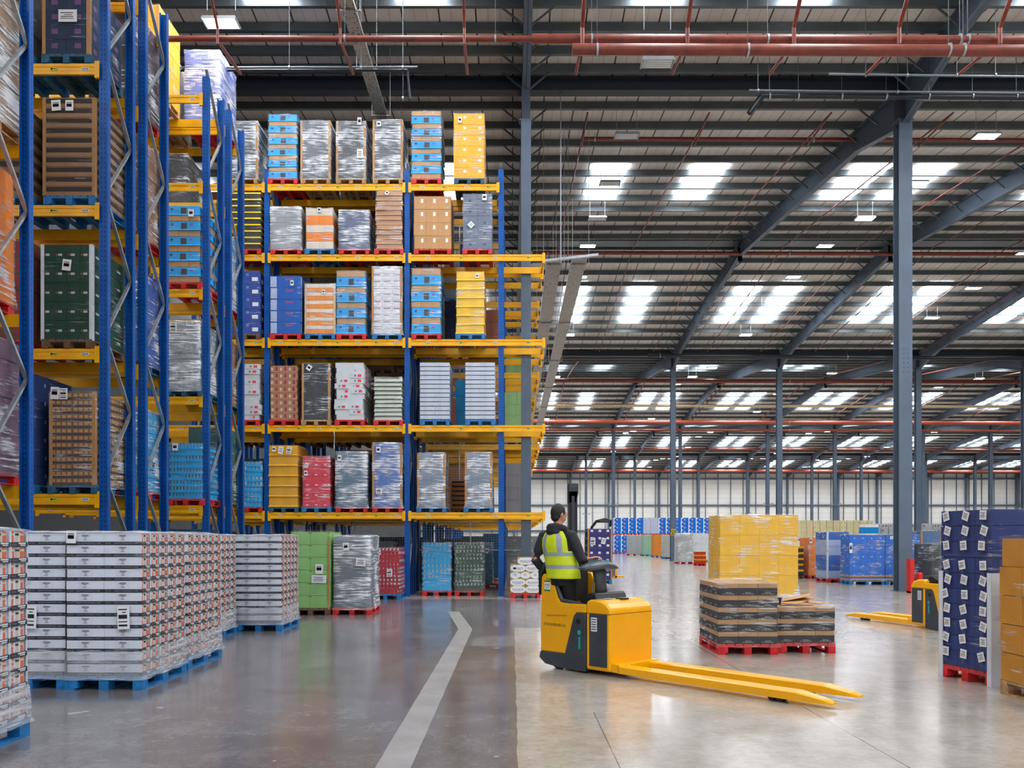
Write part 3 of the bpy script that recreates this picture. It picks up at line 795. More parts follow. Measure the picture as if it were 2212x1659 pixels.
def R(row, lvl, pl, pr, py, label, st, pal='r', ri=0, **k):
    Y = ROWY[row]-.1+(FD+GAP+.06 if ri else 0); z = LV[lvl]+.003 if lvl >= 0 else 0
    x0 = X_(pl, Y); x1 = X_(pr, Y); return load(label, x0, Y, z, x1-x0, Z_(py, Y)-z, st, pal, **k)
SLAB = lambda col, n=(2, 2, 4): S(n, col, j=.002)
# --- fourth row, top level
R(3, 4, 492, 556, 262, 'black carton load under streaky film on the top level, leftmost, half behind the blue posts', SLAB('#34383c'), 'w', wrap=3, posts=BROWNP)
R(3, 4, 580, 641, 247, 'blue trays and brown cartons on a red pallet, top level, left of the black loads', blue_brown(11), 'r', wrap=2)
R(3, 4, 650, 713, 261, 'silver wrapped black load on a wooden pallet, top level, beside the blue stack', SLAB('#4a4e52'), 'w', wrap=3, posts=BROWNP)
R(3, 4, 727, 789, 262, 'black carton load with a square white label on its lower right, top level', SLAB('#3a3c3e'), 'w', wrap=3, posts=BROWNP, labels=((.8, .93, .11, .2, 'code', .03), (.82, .35, .16, .24, 'text', .02)))
R(3, 4, 806, 869, 259, 'black wrapped load on the top level, left of the blue post', SLAB('#3b4045'), 'w', wrap=3, posts=BROWNP, labels=((.2, .88, .12, .14, 'code', 0),))
R(3, 4, 889, 953, 240, 'tall stack of blue trays and brown cartons, top level, right of the blue post', blue_brown(11, 1), 'r', wrap=2)
ORG = '#f0b429'
R(3, 4, 980, 1046, 245, 'bright orange yellow carton stack on the top level at the right end', S((2, 3, 6), ORG, j=.004, marks=((.62, .55, .82, .78, card('#fbe9cf')),), key='or'), 't', wrap=2, labels=((.2, .85, .1, .16, 'code', .1),))
# level four
yb = dict(m=card('#33322f'), rel=1, nx=2, ny=2, key='yb1'); yb2 = dict(m=paint('#e5cf1c'), rel=.4, nx=1, ny=2, key='yb2', shape='flare', name='tray')
R(3, 3, 498, 563, 415, 'yellow edged black trays stacked on the fourth level behind the blue posts', dict(n=(2, 2, 18), m=card('#33322f'), alt=[yb, yb2], j=.01), 'r', wrap=1)
R(3, 3, 584, 650, 447, 'grey load tightly wrapped in silver film, fourth level, first in the middle bay', SLAB('#8a8d90', (2, 2, 8)), 'r', wrap=3)
R(3, 3, 661, 719, 450, 'orange and white carton load on a blue pallet, fourth level', dict(n=(2, 2, 5), m=card('#e58a1c'), alt=[dict(m=card('#e0d4c4'), rel=1, key='ow1'), dict(m=card('#e58a1c'), rel=1.2, key='ow2')], j=.004), 'b', wrap=2, labels=((.5, .9, .1, .12, 'code', 0),))
R(3, 3, 732, 797, 454, 'navy carton load under creased film on a red pallet, fourth level', S((3, 2, 5), '#3c4468', j=.006), 'r', wrap=3)
R(3, 3, 812, 868, 412, 'crooked stack of shallow brown trays on a red pallet, fourth level', S((1, 2, 12), '#b08867', shape='flare', key='bt', j=.02, name='tray'), 'r', wrap=2, labels=((.4, .93, .1, .1, 'code', .5),))
R(3, 3, 894, 974, 424, 'plain brown cartons three wide with white labels, on a red pallet, fourth level', S((3, 3, 4), '#bd9468', marks=((.55, .5, .75, .8, WHITE),), key='pb'), 'r', wrap=1)
R(3, 3, 1000, 1062, 419, 'blue grey carton load with a white diamond mark, fourth level at the right end', S((2, 2, 5), '#6a7183', marks=((.42, .3, .58, .5, card('#3e4456')),), key='gc'), 'r', wrap=2, labels=((.22, .4, .14, .14, 'text', .78), (.75, .88, .12, .16, 'code', 0)))
# level three
R(3, 2, 496, 561, 585, 'navy printed carton stack behind the blue posts, third level', S((2, 3, 5), '#2b3f92', marks=((.5, .2, .9, .5, WHITE), (.1, .6, .3, .8, card('#6d7fc2'))), key='nv'), 'd', wrap=1)
SIN = S((2, 2, 5), '#0c469f', j=.004, marks=((.02, .05, .22, .95, card('#aeb9d4')),), texts=(('Sinal', .62, .75, .11, mat('text_red', '#d83a3a', .5)),), key='sin')
R(3, 2, 583, 650, 596, 'royal blue cartons with red lettering on a red pallet, third level', dict(SIN, n=(1, 2, 5)), 'r', wrap=1, labels=((.72, .83, .09, .14, 'code', 0),))
R(3, 2, 659, 724, 613, 'orange cartons streaked with white film on a blue pallet, third level', dict(n=(3, 2, 12), m=card('#e5912a'), alt=[dict(m=card('#e5912a'), nx=3, key='os1'), dict(m=card('#e6ddd2'), nx=2, key='os2', rel=.8)], j=.008), 'b', wrap=2, posts=card('#cdb598'), labels=((.62, .8, .08, .1, 'code', 0),))
R(3, 2, 727, 790, 585, 'blue trays and brown cartons with a brown top tier on a red pallet, third level', blue_brown(8), 'r', wrap=2)
R(3, 2, 804, 868, 576, 'tall white load with brown card on both sides, third level beside the blue post', S((3, 2, 10), '#e4e2e4', marks=((.15, .7, .85, .9, card('#8b7a8c')),), key='wt', j=.002), 'b', wrap=3, posts=BROWNP)
R(3, 2, 889, 952, 580, 'blue trays and brown cartons on a red pallet, third level right of the blue post', blue_brown(8), 'r', wrap=2)
R(3, 2, 986, 1046, 587, 'light yellow flared trays on a blue pallet, third level at the right end', S((2, 2, 7), '#e6be35', shape='flare', key='yt', j=.008, name='tray'), 'b', wrap=2, labels=((.75, .9, .08, .1, 'code', 0),))
# level two
wm = S((2, 2, 11), '#d3d6da', marks=((.55, .25, .8, .75, card('#d94a5c')), (.3, .35, .42, .65, card('#6f7378'))), key='wm', j=.03)
R(3, 1, 496, 560, 786, 'white boxes with pink squares behind the blue posts, second level', wm, 'r', wrap=1)
R(3, 1, 584, 641, 790, 'brown cartons with dark red diamonds and white labels, second level', S((3, 3, 8), '#a67c5f', marks=((.55, .25, .85, .85, card('#8c3440')), (.1, .3, .3, .7, card('#d8c7a8'))), key='bd'), 'r', wrap=1)
R(3, 1, 653, 712, 785, 'load in black film with brown corner boards and a tilted label, second level', SLAB('#16191d'), 'w', wrap=2, posts=BROWNP, labels=((.2, .88, .13, .15, 'code', .6),))
R(3, 1, 725, 785, 783, 'uneven stack of white boxes with pink squares in the middle of the second level', wm, 'r', wrap=1)
R(3, 1, 809, 868, 815, 'low stack of thin pale green layers on a red pallet, second level', dict(n=(1, 2, 20), m=card('#c8d0bf'), alt=[dict(m=card('#c8d0bf'), key='pg1', shape='flare'), dict(m=card('#5e6156'), key='pg2', rel=.5, inset=.02)], j=.01), 'r', wrap=2)
wl = S((2, 2, 13), '#c8cedb', bands=((0, .16, card('#10161f')),), key='wl', j=.002)
R(3, 1, 907, 971, 783, 'white coffee cartons with thin black stripes, second level, just right of the blue post', wl, 'b', wrap=1)
R(3, 1, 1005, 1069, 783, 'white coffee cartons with thin black stripes, second level at the right end', wl, 'b', wrap=1)
# level one
R(3, 0, 500, 566, 997, 'bright blue can trays behind the blue posts, first level', cans(9, '#1f8fd6'), 'r', wrap=1)
R(3, 0, 581, 643, 962, 'mustard yellow flared cartons with three papers on the top tier, first level', S((2, 2, 6), '#cf9d0d', shape='flare', key='my', j=.006), 't', wrap=1, labels=((.18, .9, .09, .13, 'code', .02), (.4, .86, .13, .2, 'text', .15), (.68, .86, .13, .2, 'mix', .22)))
R(3, 0, 654, 712, 986, 'crimson red carton load with a white corner board, first level', S((3, 2, 5), '#c01f3c', marks=((.35, .12, .65, .24, card('#e3a9b4')),), key='rc', j=.002), 'b', wrap=2, labels=((.12, .78, .1, .13, 'text', .3), (.12, .62, .09, .13, 'code', 0)))
R(3, 0, 725, 793, 976, 'dark blue bottles load under silver streaked film, first level', cans(12, '#2c5877', '#46606e'), 'r', wrap=3, labels=((.12, .84, .1, .14, 'code', .1), (.1, .68, .1, .12, 'text', 0)))
R(3, 0, 805, 868, 957, 'tall royal blue wrapped load with brown corner boards on a red pallet, first level', SLAB('#0d4a9c'), 'r', wrap=3, posts=BROWNP, labels=((.2, .85, .12, .15, 'code', 0), (.22, .2, .16, .16, 'mix', 0)))
R(3, 0, 902, 961, 979, 'grey blue load in cloudy film with brown corners, first level, left of the pair', SLAB('#6a788a'), 'b', wrap=3, posts=BROWNP)
R(3, 0, 1005, 1062, 978, 'grey blue load in cloudy film with brown corners, first level, right of the pair', SLAB('#6a788a'), 'b', wrap=3, posts=BROWNP)
# rear rack of the fourth row, glimpsed between the loads
Yr3 = ROWY[3]-.1+FD+GAP+.06
rear = ((4, -4.6, .8, 1.5, '#76797c'), (3, -5.1, .8, 1.5, '#3d4a6a'), (3, -3.75, .8, 1.2, '#145442'), (2, -5.6, .8, 1.5, '#3a3f46'), (2, -1.95, .8, 1.45, '#24284f'), (1, -3.9, .8, 1.7, '#5d4031'),
        (1, -1.62, .7, 1.5, '#1f86c6'), (0, -5.0, 1.2, 1.85, '#a37a50'), (0, -3.7, .8, 1.8, '#34435f'), (4, -6.3, .8, 1.6, '#444444'), (2, -.95, .6, 1.2, '#8d5a48'), (3, -1.5, .5, .8, '#1c2f78'))
for i, (lv, x, w_, h, c) in enumerate(rear):
    load('shaded load in the fourth row rear rack, %s level, %s' % (LVN[lv], ['behind the black top loads','behind the navy load','green, behind the crooked trays','behind the blue cartons','navy, in the right bay','brown, behind the pale layers','blue, between coffee cartons','wide brown, behind the red load','dark, behind the blue load','behind the leftmost tray stack','reddish, behind the yellow trays','small navy, right bay'][i]),
         x, Yr3, LV[lv]+.003, w_, h, S((2, 1, 3), c, key='rr'), 'b' if i % 2 else 'r', wrap=1)
load('brown and black crate stack in the rear rack between the two grey blue loads', X_(974, Yr3), Yr3, LV[0]+.003, .45, .95, dict(n=(1, 1, 12), m=card('#8a5a36'), alt=[dict(m=card('#a0663a'), key='cr1'), dict(m=card('#241f1c'), key='cr2', rel=.6, inset=.02)], j=.006), 'd', wrap=1, pw=0)
# floor level of the fourth row
load('red can trays on a blue pallet, standing at the foot of the middle blue post', X_(800, 22.3), 22.3, 0, X_(864, 22.3)-X_(800, 22.3), Z_(1184, 22.3), cans(12, '#a5253a', '#c4c8cc', nx=1, nc=8), 'b', wrap=1, labels=((.3, .85, .08, .12, 'code', 0), (.65, .38, .14, .2, 'mix', 0)))
load('dark can stack standing behind the red can trays', -4.1, 23.75, 0, .8, 1.5, cans(10, '#4a4d50', '#8a8d90'), 'r', wrap=1)
load('light blue can trays on a red pallet on the floor of the right bay', X_(912, 23.8), 23.8, 0, X_(975, 23.8)-X_(912, 23.8), Z_(1172, 23.8), cans(9, '#2a9ade', '#9fb6c0', nx=1, nc=7), 'r', wrap=2)
load('silver and green can stack on a red pallet beside the light blue one', X_(983, 23.8), 23.8, 0, X_(1044, 23.8)-X_(983, 23.8), Z_(1172, 23.8), cans(13, '#3f5a4c', '#b4b9b6', nx=1, nc=8), 'r', wrap=2)
load('dull blue crate load behind, just left of the right end post', X_(1040, 27.3), 27.3, 0, X_(1064, 27.3)-X_(1040, 27.3), Z_(1172, 27.3), cans(10, '#4d7a9c', '#6d8494', nx=1, nc=4), 'r', wrap=2, labels=((.4, .75, .14, .15, 'code', .3),))
load('grey carton block behind the steel column at the rack end', X_(1094, 25.9), 25.9, 0, 1.02, Z_(1158, 25.9), S((2, 2, 5), '#85878b', key='gk', marks=((.4, .5, .6, .6, card('#c0c2c5')),)), 'w', wrap=1, pw=0)
g = MB(); g.limb([(0, 0, 0), (.01, 0, -.2), (-.005, .01, -.4), (.012, 0, -.52)], [(.012, .004), (.008, .003), (.016, .004), (.005, .003)], FILM[4], n=6)
tag(g.build('film_strip', loc=(X_(720, 23.1), 23.2, 4.5)), 'thin strip of torn film hanging from the second level beam', 'film')
# --- second row (k=1)
Y1 = ROWY[1]-.1
def tape_label(t, w_, d, h): pass
R(1, 3, 93, 193, -40, 'dark navy load with brown corners and a sheet of writing, near left rack', S((2, 3, 5), '#1d2b4a', marks=((.36, .4, .64, .75, card('#6b4e78')),), key='dn', j=.002), 't', wrap=1, posts=BROWNP, labels=((.55, .43, .3, .2, 'text', 0),), d=1.15)
R(1, 2, 94, 205, 211, 'tall stack of brown cartons with black bands, near left rack, third level', S((1, 3, 10), '#92755a', bands=((.42, .92, card('#2e2723')),), key='bk', j=.002), 'b', wrap=1, posts=card('#a5845f'), labels=((.27, .86, .15, .17, 'code', -.08), (.52, .86, .13, .17, 'code', 0)), d=1.15)
R(1, 1, 90, 199, 528, 'dark green cartons with small red marks and white corner boards, near left rack', S((4, 3, 5), '#123b2e', marks=((.1, .42, .24, .5, mat('mark_red', '#b3262a', .5)), (.3, .40, .62, .52, card('#b9c2bd'))), key='gr', j=.001), 'd', wrap=1, posts=WPOST, labels=((.5, .72, .14, .18, 'code', .12),), d=1.15)
bread = dict(m=card('#6d5340'), marks=tuple((.05+.24*i, .35, .22+.24*i, .8, card('#b58a55')) for i in range(4)), key='br', bands=((0, .25, card('#3a2b2a')),))
R(1, 0, 108, 205, 847, 'load of shallow bakery trays between brown corner boards, near left rack, first level', dict(n=(2, 4, 13), j=.001, **bread), 't', wrap=2, posts=BROWNP, labels=((.12, .92, .14, .2, 'code', .05), (.32, .92, .13, .18, 'mix', 0)), d=1.15)
load('deep blue plain load beside the bakery trays, near left rack, first level', -8.55, Y1, LV[0]+.003, .82, 1.95, S((2, 3, 6), '#172f6e', key='db', marks=((.7, .4, .8, .6, card('#b9c4dd')),)), 'b', wrap=1, d=1.15)
load('brown cartons with red diamonds left of the green load, near left rack', -8.65, Y1, LV[1]+.003, .82, 1.75, S((2, 3, 6), '#6b4a3a', key='rd', marks=((.4, .3, .65, .75, card('#8c3440')),)), 'r', wrap=1, d=1.15)
load('brown cartons with black bands left of the tall one, near left rack', -8.6, Y1, LV[2]+.003, .82, 1.5, S((1, 3, 7), '#7c6049', bands=((.42, .92, card('#2e2723')),), key='bk2'), 'b', wrap=1, d=1.15)
load('dark load left of the navy one, near left rack, fourth level', -8.6, Y1, LV[3]+.003, .82, 1.8, S((2, 3, 5), '#2a2a33', key='dl'), 'b', wrap=1, d=1.15)
Y1r = Y1+FD+GAP+.06
for (lv, x, h, st, pal, lab, wr) in ((3, -7.62, 1.9, S((2, 3, 5), '#3c2733', key='rp'), 'r', 'dark red load in the rear rack of the second row, fourth level', 2), (2, -7.58, 1.9, S((2, 3, 9), '#8a6a52', key='rb', j=.012), 'r', 'brown tray load in the rear rack of the second row, third level', 2),
        (1, -7.55, 1.75, S((2, 3, 5), '#26408c', key='rn'), 't', 'blue load in the rear rack of the second row, second level', 2), (0, -7.55, 1.65, cans(11, '#1f86c6'), 'r', 'bright blue can trays in the rear rack of the second row, first level', 2)):
    load(lab, x, Y1r, LV[lv]+.003, .8, h, st, pal, wrap=wr)
# --- nearest row, only its rear rack shows
Y0 = ROWY[0]+FD+GAP-.05
load('brown cartons in silver film at the very left edge, upper one', -7.6, Y0, LV[2]+.003, .8, 1.95, S((2, 3, 10), '#a07c52', key='r0a', j=.008), 'w', wrap=3)
load('orange load in creased film at the very left edge', -7.74, Y0, LV[1]+.003, .8, 1.95, S((2, 3, 4), '#d9821f', key='r0b'), 'r', wrap=2)
load('mauve carton load in film at the very left edge, below the orange one', -7.66, Y0, LV[0]+.003, .8, 1.95, S((2, 3, 7), '#6d5568', key='r0c', j=.01), 'r', wrap=2)
# --- third row (k=2)
Y2 = ROWY[2]-.1; Y2r = Y2+FD+GAP+.06
R(2, 2, 361, 431, 444, 'blue trays and brown cartons with a label, third level of the third row', blue_brown(10, 1), 'r', wrap=1, labels=((.75, .85, .12, .16, 'code', 0),))
R(2, 1, 363, 431, 693, 'wrapped silver can stack on a pale blue pallet, second level of the third row', cans(11, '#8d979d', '#a9b2b6', nx=1, nc=6), 't', wrap=3, labels=((.18, .84, .15, .2, 'mix', 0),))
R(2, 0, 365, 436, 957, 'bright blue bottle trays with a tilted label, first level of the third row', cans(9, '#1f8fd6', '#55798c', nx=2, nc=5), 'r', wrap=1, labels=((.2, .86, .12, .16, 'code', 0),))
load('yellow carton load with brown side at the top of the third row', X_(262, Y2), Y2, LV[4]+.003, X_(343, Y2)-X_(262, Y2), 1.95, S((2, 3, 5), '#efb21e', key='yy', j=.003), 'w', wrap=1, posts=card('#c99f6a'))
load('violet blue cartons in film on a red pallet, highest load at the left', X_(399, Y2r), Y2r, LV[4]+.003, X_(474, Y2r)-X_(399, Y2r), 1.82, S((2, 2, 5), '#5d66b8', key='vi', j=.004, marks=((.35, .5, .6, .75, card('#a9b4e4')),)), 'r', wrap=3)
load('grey white load behind the yellow one at the top of the third row', X_(310, Y2r)-.15, Y2r, LV[4]+.003, .8, 1.75, S((2, 3, 5), '#b6b2ad', key='gw'), 'w', wrap=2)
for (lv, x, h, st, pal, lab, wr) in ((3, -8.4, 1.3, S((2, 3, 3), '#2d2c2f', key='t1'), 'r', 'black load deep in the rear rack of the third row, fourth level', 2), (2, -7.58, 1.9, S((2, 3, 5), '#2b7fbd', key='t2'), 'r', 'blue film wrapped load in the rear rack of the third row, third level', 3), (1, -7.58, 1.7, S((2, 3, 6), '#8c6a50', key='t3'), 't', 'brown cartons in the rear rack of the third row, second level', 2),
        (0, -7.58, 1.9, S((2, 3, 5), '#1c5a55', key='t4'), 'w', 'dark green load with white corner boards in the rear rack of the third row', 2)):
    load(lab, x, Y2r, LV[lv]+.003, .8, h, st, pal, wrap=wr)
# --- dark loads added to fill the fifth row behind, seen only through gaps
SHADE_FILL = ['#3b3a3e', '#5c4636', '#27344f', '#4a4f4b', '#6a4f3c', '#2e3138', '#374a66', '#51392f']  # dark tones stand in for the shade deep in the racks
for lv in range(-1, 5):
    for i in range(8):
        x = -10.15+i*.93 if i < 4 else -6.5+(i-4)*.93
        z = LV[lv]+.003 if lv >= 0 else 0
        load('%s load from the left in the fifth row on %s, seen through gaps' % (nth[i], 'the floor' if lv < 0 else 'the '+LVN[lv]+' level'), x, ROWY[4]-.05, z, .8, [1.65, 1.9, 1.8, 1.85, 1.55, 1.7][lv+1], S((2, 1, 4), SHADE_FILL[(i*3+lv*5) % 8], key='fi'), 'd', wrap=0, group='loads filling the fifth row')
for kk in (5, 6):
    for lv in (-1, 0, 1):
        for i in range(3 if lv < 0 else 2):
            load('%s load from the left, right bay of the %s rack row, %s' % (nth[i], ROWN[kk], 'on the floor' if lv < 0 else LVN[lv]+' level'), -2.75+i*.82, ROWY[kk]-.05, LV[lv]+.003 if lv >= 0 else 0, .8, 1.6+.1*i, S((2, 1, 4), SHADE_FILL[(i*3+lv*5+kk) % 8], key='fj'), 'd', wrap=0, group='loads deep in the right bay')
for kk in (0, 1, 2, 3):  # loads added to darken the openings under the left racks
    for i in range(4 if kk else 3):
        Yq_ = ROWY[kk]-.05 if kk in (1, 2, 3) else ROWY[0]+FD+GAP
        if kk == 3 and i > 3: continue
        load('%s floor level load from the left in the bottom of the %s rack row' % (nth[i], ROWN[kk]), -10.2+i*.88, Yq_, 0, .8, 1.55+.08*((i*7+kk*3) % 4), S((2, 2, 4), SHADE_FILL[(i*5+kk*3+1) % 8], key='fg'), 'd', wrap=0, group='floor level loads under the left racks')
# --- rows further back at the open rack end
for (k, lv, x, h, c, lab) in ((4, 1, -.25, 1.7, '#9dc08a', 'light green carton load behind the column, second level of the fifth row'), (5, 2, -.3, 1.6, '#9dc08a', 'light green carton load behind the column, third level of the sixth row'), (4, 0, -.2, 1.75, '#8d8a90', 'grey film load behind the column on the first level'), (5, 0, -1.5, 1.6, '#2a6aa0', 'blue load deep in the sixth row, first level'),
        (4, 0, -2.3, 1.6, '#a3724a', 'brown load in the fifth row, first level, behind the mesh'), (4, 1, -2.4, 1.5, '#b06040', 'rust coloured load in the fifth row, second level'), (4, 2, -2.3, 1.4, '#b98a5a', 'tan load in the fifth row, third level'), (4, 3, -2.2, 1.5, '#78808a', 'grey load in the fifth row, fourth level'), (5, 1, -1.2, 1.5, '#27386e', 'navy load in the sixth row, second level')):
    load(lab, x, ROWY[k]-.05, LV[lv]+.003, .8, h, S((2, 2, 4), c, key='fr'), 'b', wrap=1)

# ------------------------------------------------------------------ coffee pallets in the foreground
cst = dict(n=(2, 5, 12), m=mat('coffee_box_white', '#d9dfec', .55, var=.03), coffee=True, j=.003, inset=.0)
def coffee(label, X0, Y, labels=(), wrapz=True, extra=None):
    t = load(label, X0, Y, 0, .776, 1.62, cst, 'b', d=1.18, wrap=1, labels=labels, group='coffee carton pallets', extra=extra)
    o = put('bottom_wrap', film(.79, 1.185, .40, 4, SEED[0]+500, z0=.11, flare=.022), t)
    g = MB(); nxx, nyy = 9, 9; vs = []; sd = SEED[0]
    for j in range(nyy+1):
        for i in range(nxx+1):
            u, v = i/nxx, j/nyy; e = 1 if 0 < i < nxx and 0 < j < nyy else 0
            vs.append(((u-.5)*.83, v*1.22-.02, 1.625+e*(.012+.035*abs(noise.noise(Vector((u*3, v*3, sd)))))))
    g.add(vs, [(j*(nxx+1)+i, j*(nxx+1)+i+1, (j+1)*(nxx+1)+i+1, (j+1)*(nxx+1)+i) for j in range(nyy) for i in range(nxx)], FILM[4], True)
    g.build('top_sheet', t)
    return t
coffee('nearest coffee pallet at the left edge, seen from its side with tins showing', -4.62, 5.62)
coffee('left half hidden coffee pallet with a shipping sheet low on its front', -5.42, 8.9, labels=((.55, .33, .125, .24, 'mix', .03),))
coffee('coffee pallet in the front with two shipping sheets, middle of the near group', -4.60, 8.84, labels=((.08, .93, .1, .13, 'code', .03), (.78, .33, .125, .24, 'mix', -.03)))
coffee('coffee pallet just behind the front one, mostly its tin side showing', -4.66, 10.25)
coffee('coffee pallet in shadow between the second and the last one', -5.38, 13.1)
coffee('last coffee pallet of the line, beside the light green cartons', -4.70, 14.55)
coffee('coffee pallet left of the last one, mostly hidden', -5.55, 14.7)

# green and grey stacks
def bubble(t, w_, d, h): pass
load('light green cartons in film on a brown pallet with a white notice', -4.56, 17.65, 0, .80, 1.72, S((2, 2, 6), '#93c07c', j=.002, marks=((.9, .88, 1.0, .93, card('#7d4436')), (0, .88, .1, .93, card('#7d4436'))), key='lg'), 'd', d=1.2, wrap=1, posts=None,
     labels=((.74, .45, .16, .2, 'code', 0), (.73, .33, .3, .16, 'text', .03)))
g = MB(); g.box(-3.79, 17.63, .12, -3.755, 17.65, 1.62, BROWNP); o = g.build('corner_board')
for ch in [q for q in bpy.data.objects if q.get('label', '').startswith('light green cartons in film')]:
    o.parent = ch; o.location = (-ch.location.x, -ch.location.y, -ch.location.z)
load('dark grey load sealed in shiny silver film with two white papers', -3.69, 17.75, 0, .74, 1.63, S((2, 2, 4), '#5b646e', key='sg'), 'r', d=1.18, wrap=3, labels=((.35, .8, .12, .16, 'code', -.08), (.75, .58, .2, .17, 'text', .06)))
# Mokate
def mokate():
    t = thing('pallet_load', 'white octagon boxes with gold edges on a red pallet beside the truck', 'pallet load', (X_(1135, 22.7), 22.7, 0), 0, 'wrapped pallet loads')
    put('pallet', pallet_mesh(.8, 1.2, 'r'), t)
    GOLD = mat('gold_card', '#c8942f', .4); MW = mat('mokate_white', '#e9edf2', .5, var=.02); BR_ = mat('print_brown', '#5a3a34', .5); zz = .146; tier = .187
    def cell(w_, h):
        g = MB(); c = min(.055, w_*.25); a = w_/2-.003
        g.box(-a, .01, 0, a, 1.15, h-.004, GOLD)
        pts = [(-a+c*1.6, .002), (a-c*1.6, .002), (a, c), (a, h-c), (a-c*1.6, h-.004), (-a+c*1.6, h-.004), (-a, h-c), (-a, c)]
        g.prism(pts, 0, .012, MW, 'y')
        if w_ > .3: g.text('MOKATE', (0, -.003, h*.48), (1,0,0), (0,0,1), .07, BR_); g.quad((-.1, -.003, h*.28), (.2, 0, 0), (0, 0, .006), BR_)
        else:
            for q in range(3): g.quad((-.05, -.003, h*(.7-.12*q)), (.08, 0, 0), (0, 0, .006), BR_)
        return g.mesh('carton')
    big, small, top = cell(.4, tier), cell(.266, tier), cell(.42, tier)
    for k in range(4):
        n_ = 3 if k == 2 else 2
        for i in range(n_): put('carton', small if n_ == 3 else big, t, (-.4+.8/n_*(i+.5), .02, zz+tier*k))
    put('carton', top, t, (0, .02, zz+tier*4))
    g = MB(); a = .41; z4 = zz+tier*4; z5 = z4+tier+.01
    prof = [(-a, .1), (-a, z4), (-.2, z5), (.2, z5), (a, z4), (a, .1)]
    g.loft([[(p[0], 0.0, p[1]) for p in prof], [(p[0], 1.2, p[1]) for p in prof]], FILM[1], close=True, smooth=False)
    g.build('stretch_wrap', t)
    o = put('paper_label', sticker_mesh(.12, .14, 'code'), t, (-.28, -.012, zz+tier*3.1))
mokate()

# ------------------------------------------------------------------ right side loads
BKB = dict(m=card('#b08e68'), bands=((0, .62, card('#1b1c20')),), key='bb', j=.003, texts=(('WHOLE', .5, .22, .022, card('#c9c9c9')), ('FRESH DRIED RASPBERRY', .5, .12, .014, card('#c9c9c9'))))
load('brown and black banded cartons five tiers high on a red pallet', 2.79, 11.58, 0, .80, .965, dict(n=(3, 4, 5), **BKB), 'r', d=1.16, wrap=2, side='l')
load('brown and black banded cartons three tiers high on a red pallet, with rubbish on top', 3.63, 11.72, 0, .79, .635, dict(n=(3, 4, 3), **BKB), 'r', d=1.16, wrap=2, side='l')
g = MB(); g.tube((0, 0, 0), (0, 0, .1), .034, BLACK, 14, r1=.043); g.tube((0, 0, .09), (0, 0, .1), .047, BLACK, 14)
tag(g.build('cup', loc=(3.70, 11.9, .648)), 'black plastic cup standing on the lower banded carton stack', 'cup')
CB = card('#c29a6b')
for i, (x, y, z, rx, ry, rz, sw, sd, lab) in enumerate(((3.95, 12.15, .665, .02, -.10, .2, .42, .3, 'lowest flattened cardboard sheet on the banded carton stack'), (4.02, 12.1, .69, .03, -.16, .6, .4, .28, 'middle tilted cardboard sheet on the banded carton stack'), (4.05, 12.2, .73, .05, -.22, -.3, .38, .3, 'topmost cardboard sheet with a raised corner'), (4.28, 12.1, .662, 0, .04, .1, .3, .25, 'small cardboard sheet at the right of the pile'))):
    g = MB(); g.box(-sw/2, -sd/2, 0, sw/2, sd/2, .006, CB); o = g.build('cardboard_sheet', loc=(x, y, z)); o.rotation_euler = (rx, ry, rz)
    tag(o, lab, 'cardboard')
g = MB(); g.limb([(0, 0, 0), (.12, .01, .01), (.26, .0, .0), (.38, .02, -.01)], [(.02, .03), (.05, .05), (.05, .045), (.02, .02)], FILM[4], side=(0,1,0))
tag(g.build('film_bundle', loc=(3.80, 12.25, .72)), 'bundle of white waste film behind the black cup', 'film')
load('huge yellow carton block in shiny film, four cartons wide and four high', X_(1555, 21.5), 21.5, 0, X_(1724, 21.5)-X_(1555, 21.5), Z_(1112, 21.5), S((4, 3, 4), '#e3b60f', key='yk', j=.004), 'w', d=1.25, wrap=2, side='l', pw=0)
def stickers(t, w_, d, h):
    rn = random.Random(3); me = sticker_mesh(.095, .1, 'text'); RING = card('#7f8fbf')
    for k in range(10):
        for i in range(3):
            z = .25+k*.163; x = -w_/2+.12+i*.27+rn.uniform(-.02, .02)
            if k > 6: z += .05
            o = put('paper_label', me, t, (x, -.022, z)); o.rotation_euler = (0, rn.uniform(-.35, .35), 0)
            g = MB()
            for q in range(12):
                a = 2*PI*q/12; g.quad((x-.03+.018*math.cos(a), -.006, z-.04+.018*math.sin(a)), (.007, 0, 0), (0, 0, .005), RING)
            if k % 2 == 0: g.build('printed_mark', t)
    for x in (-w_/2-.012, w_/2-.055):
        g = MB(); g.box(x, -.02, .0, x+.065, -.01, 1.2, WPOST); g.box((x if x < 0 else x+.06), -.02, .0, (x if x < 0 else x+.06)+.006, .14, 1.2, WPOST); g.build('corner_board', t)
ang = math.atan2(9.02-9.79, 5.06-4.90)
C1 = load('tall dark blue carton stack covered in white square stickers, near the right edge', 0, 0, 0, .785, 1.88, S((3, 3, 10), '#263068', key='c1', j=.003, marks=()), 'r', d=1.18, wrap=1, side='r', extra=stickers)
C1.location = ((5.06+4.90)/2, (9.02+9.79)/2, 0); C1.rotation_euler = (0, 0, ang)
load('amber brown cartons on a raw wooden pallet, cut off by the right edge', 4.93, 7.5, 0, .80, 1.57, S((2, 3, 5), '#bd8930', key='c2', j=.008), 'w', d=1.14, wrap=1, side='l', labels=((.2, .7, .12, .2, 'text', 0),))
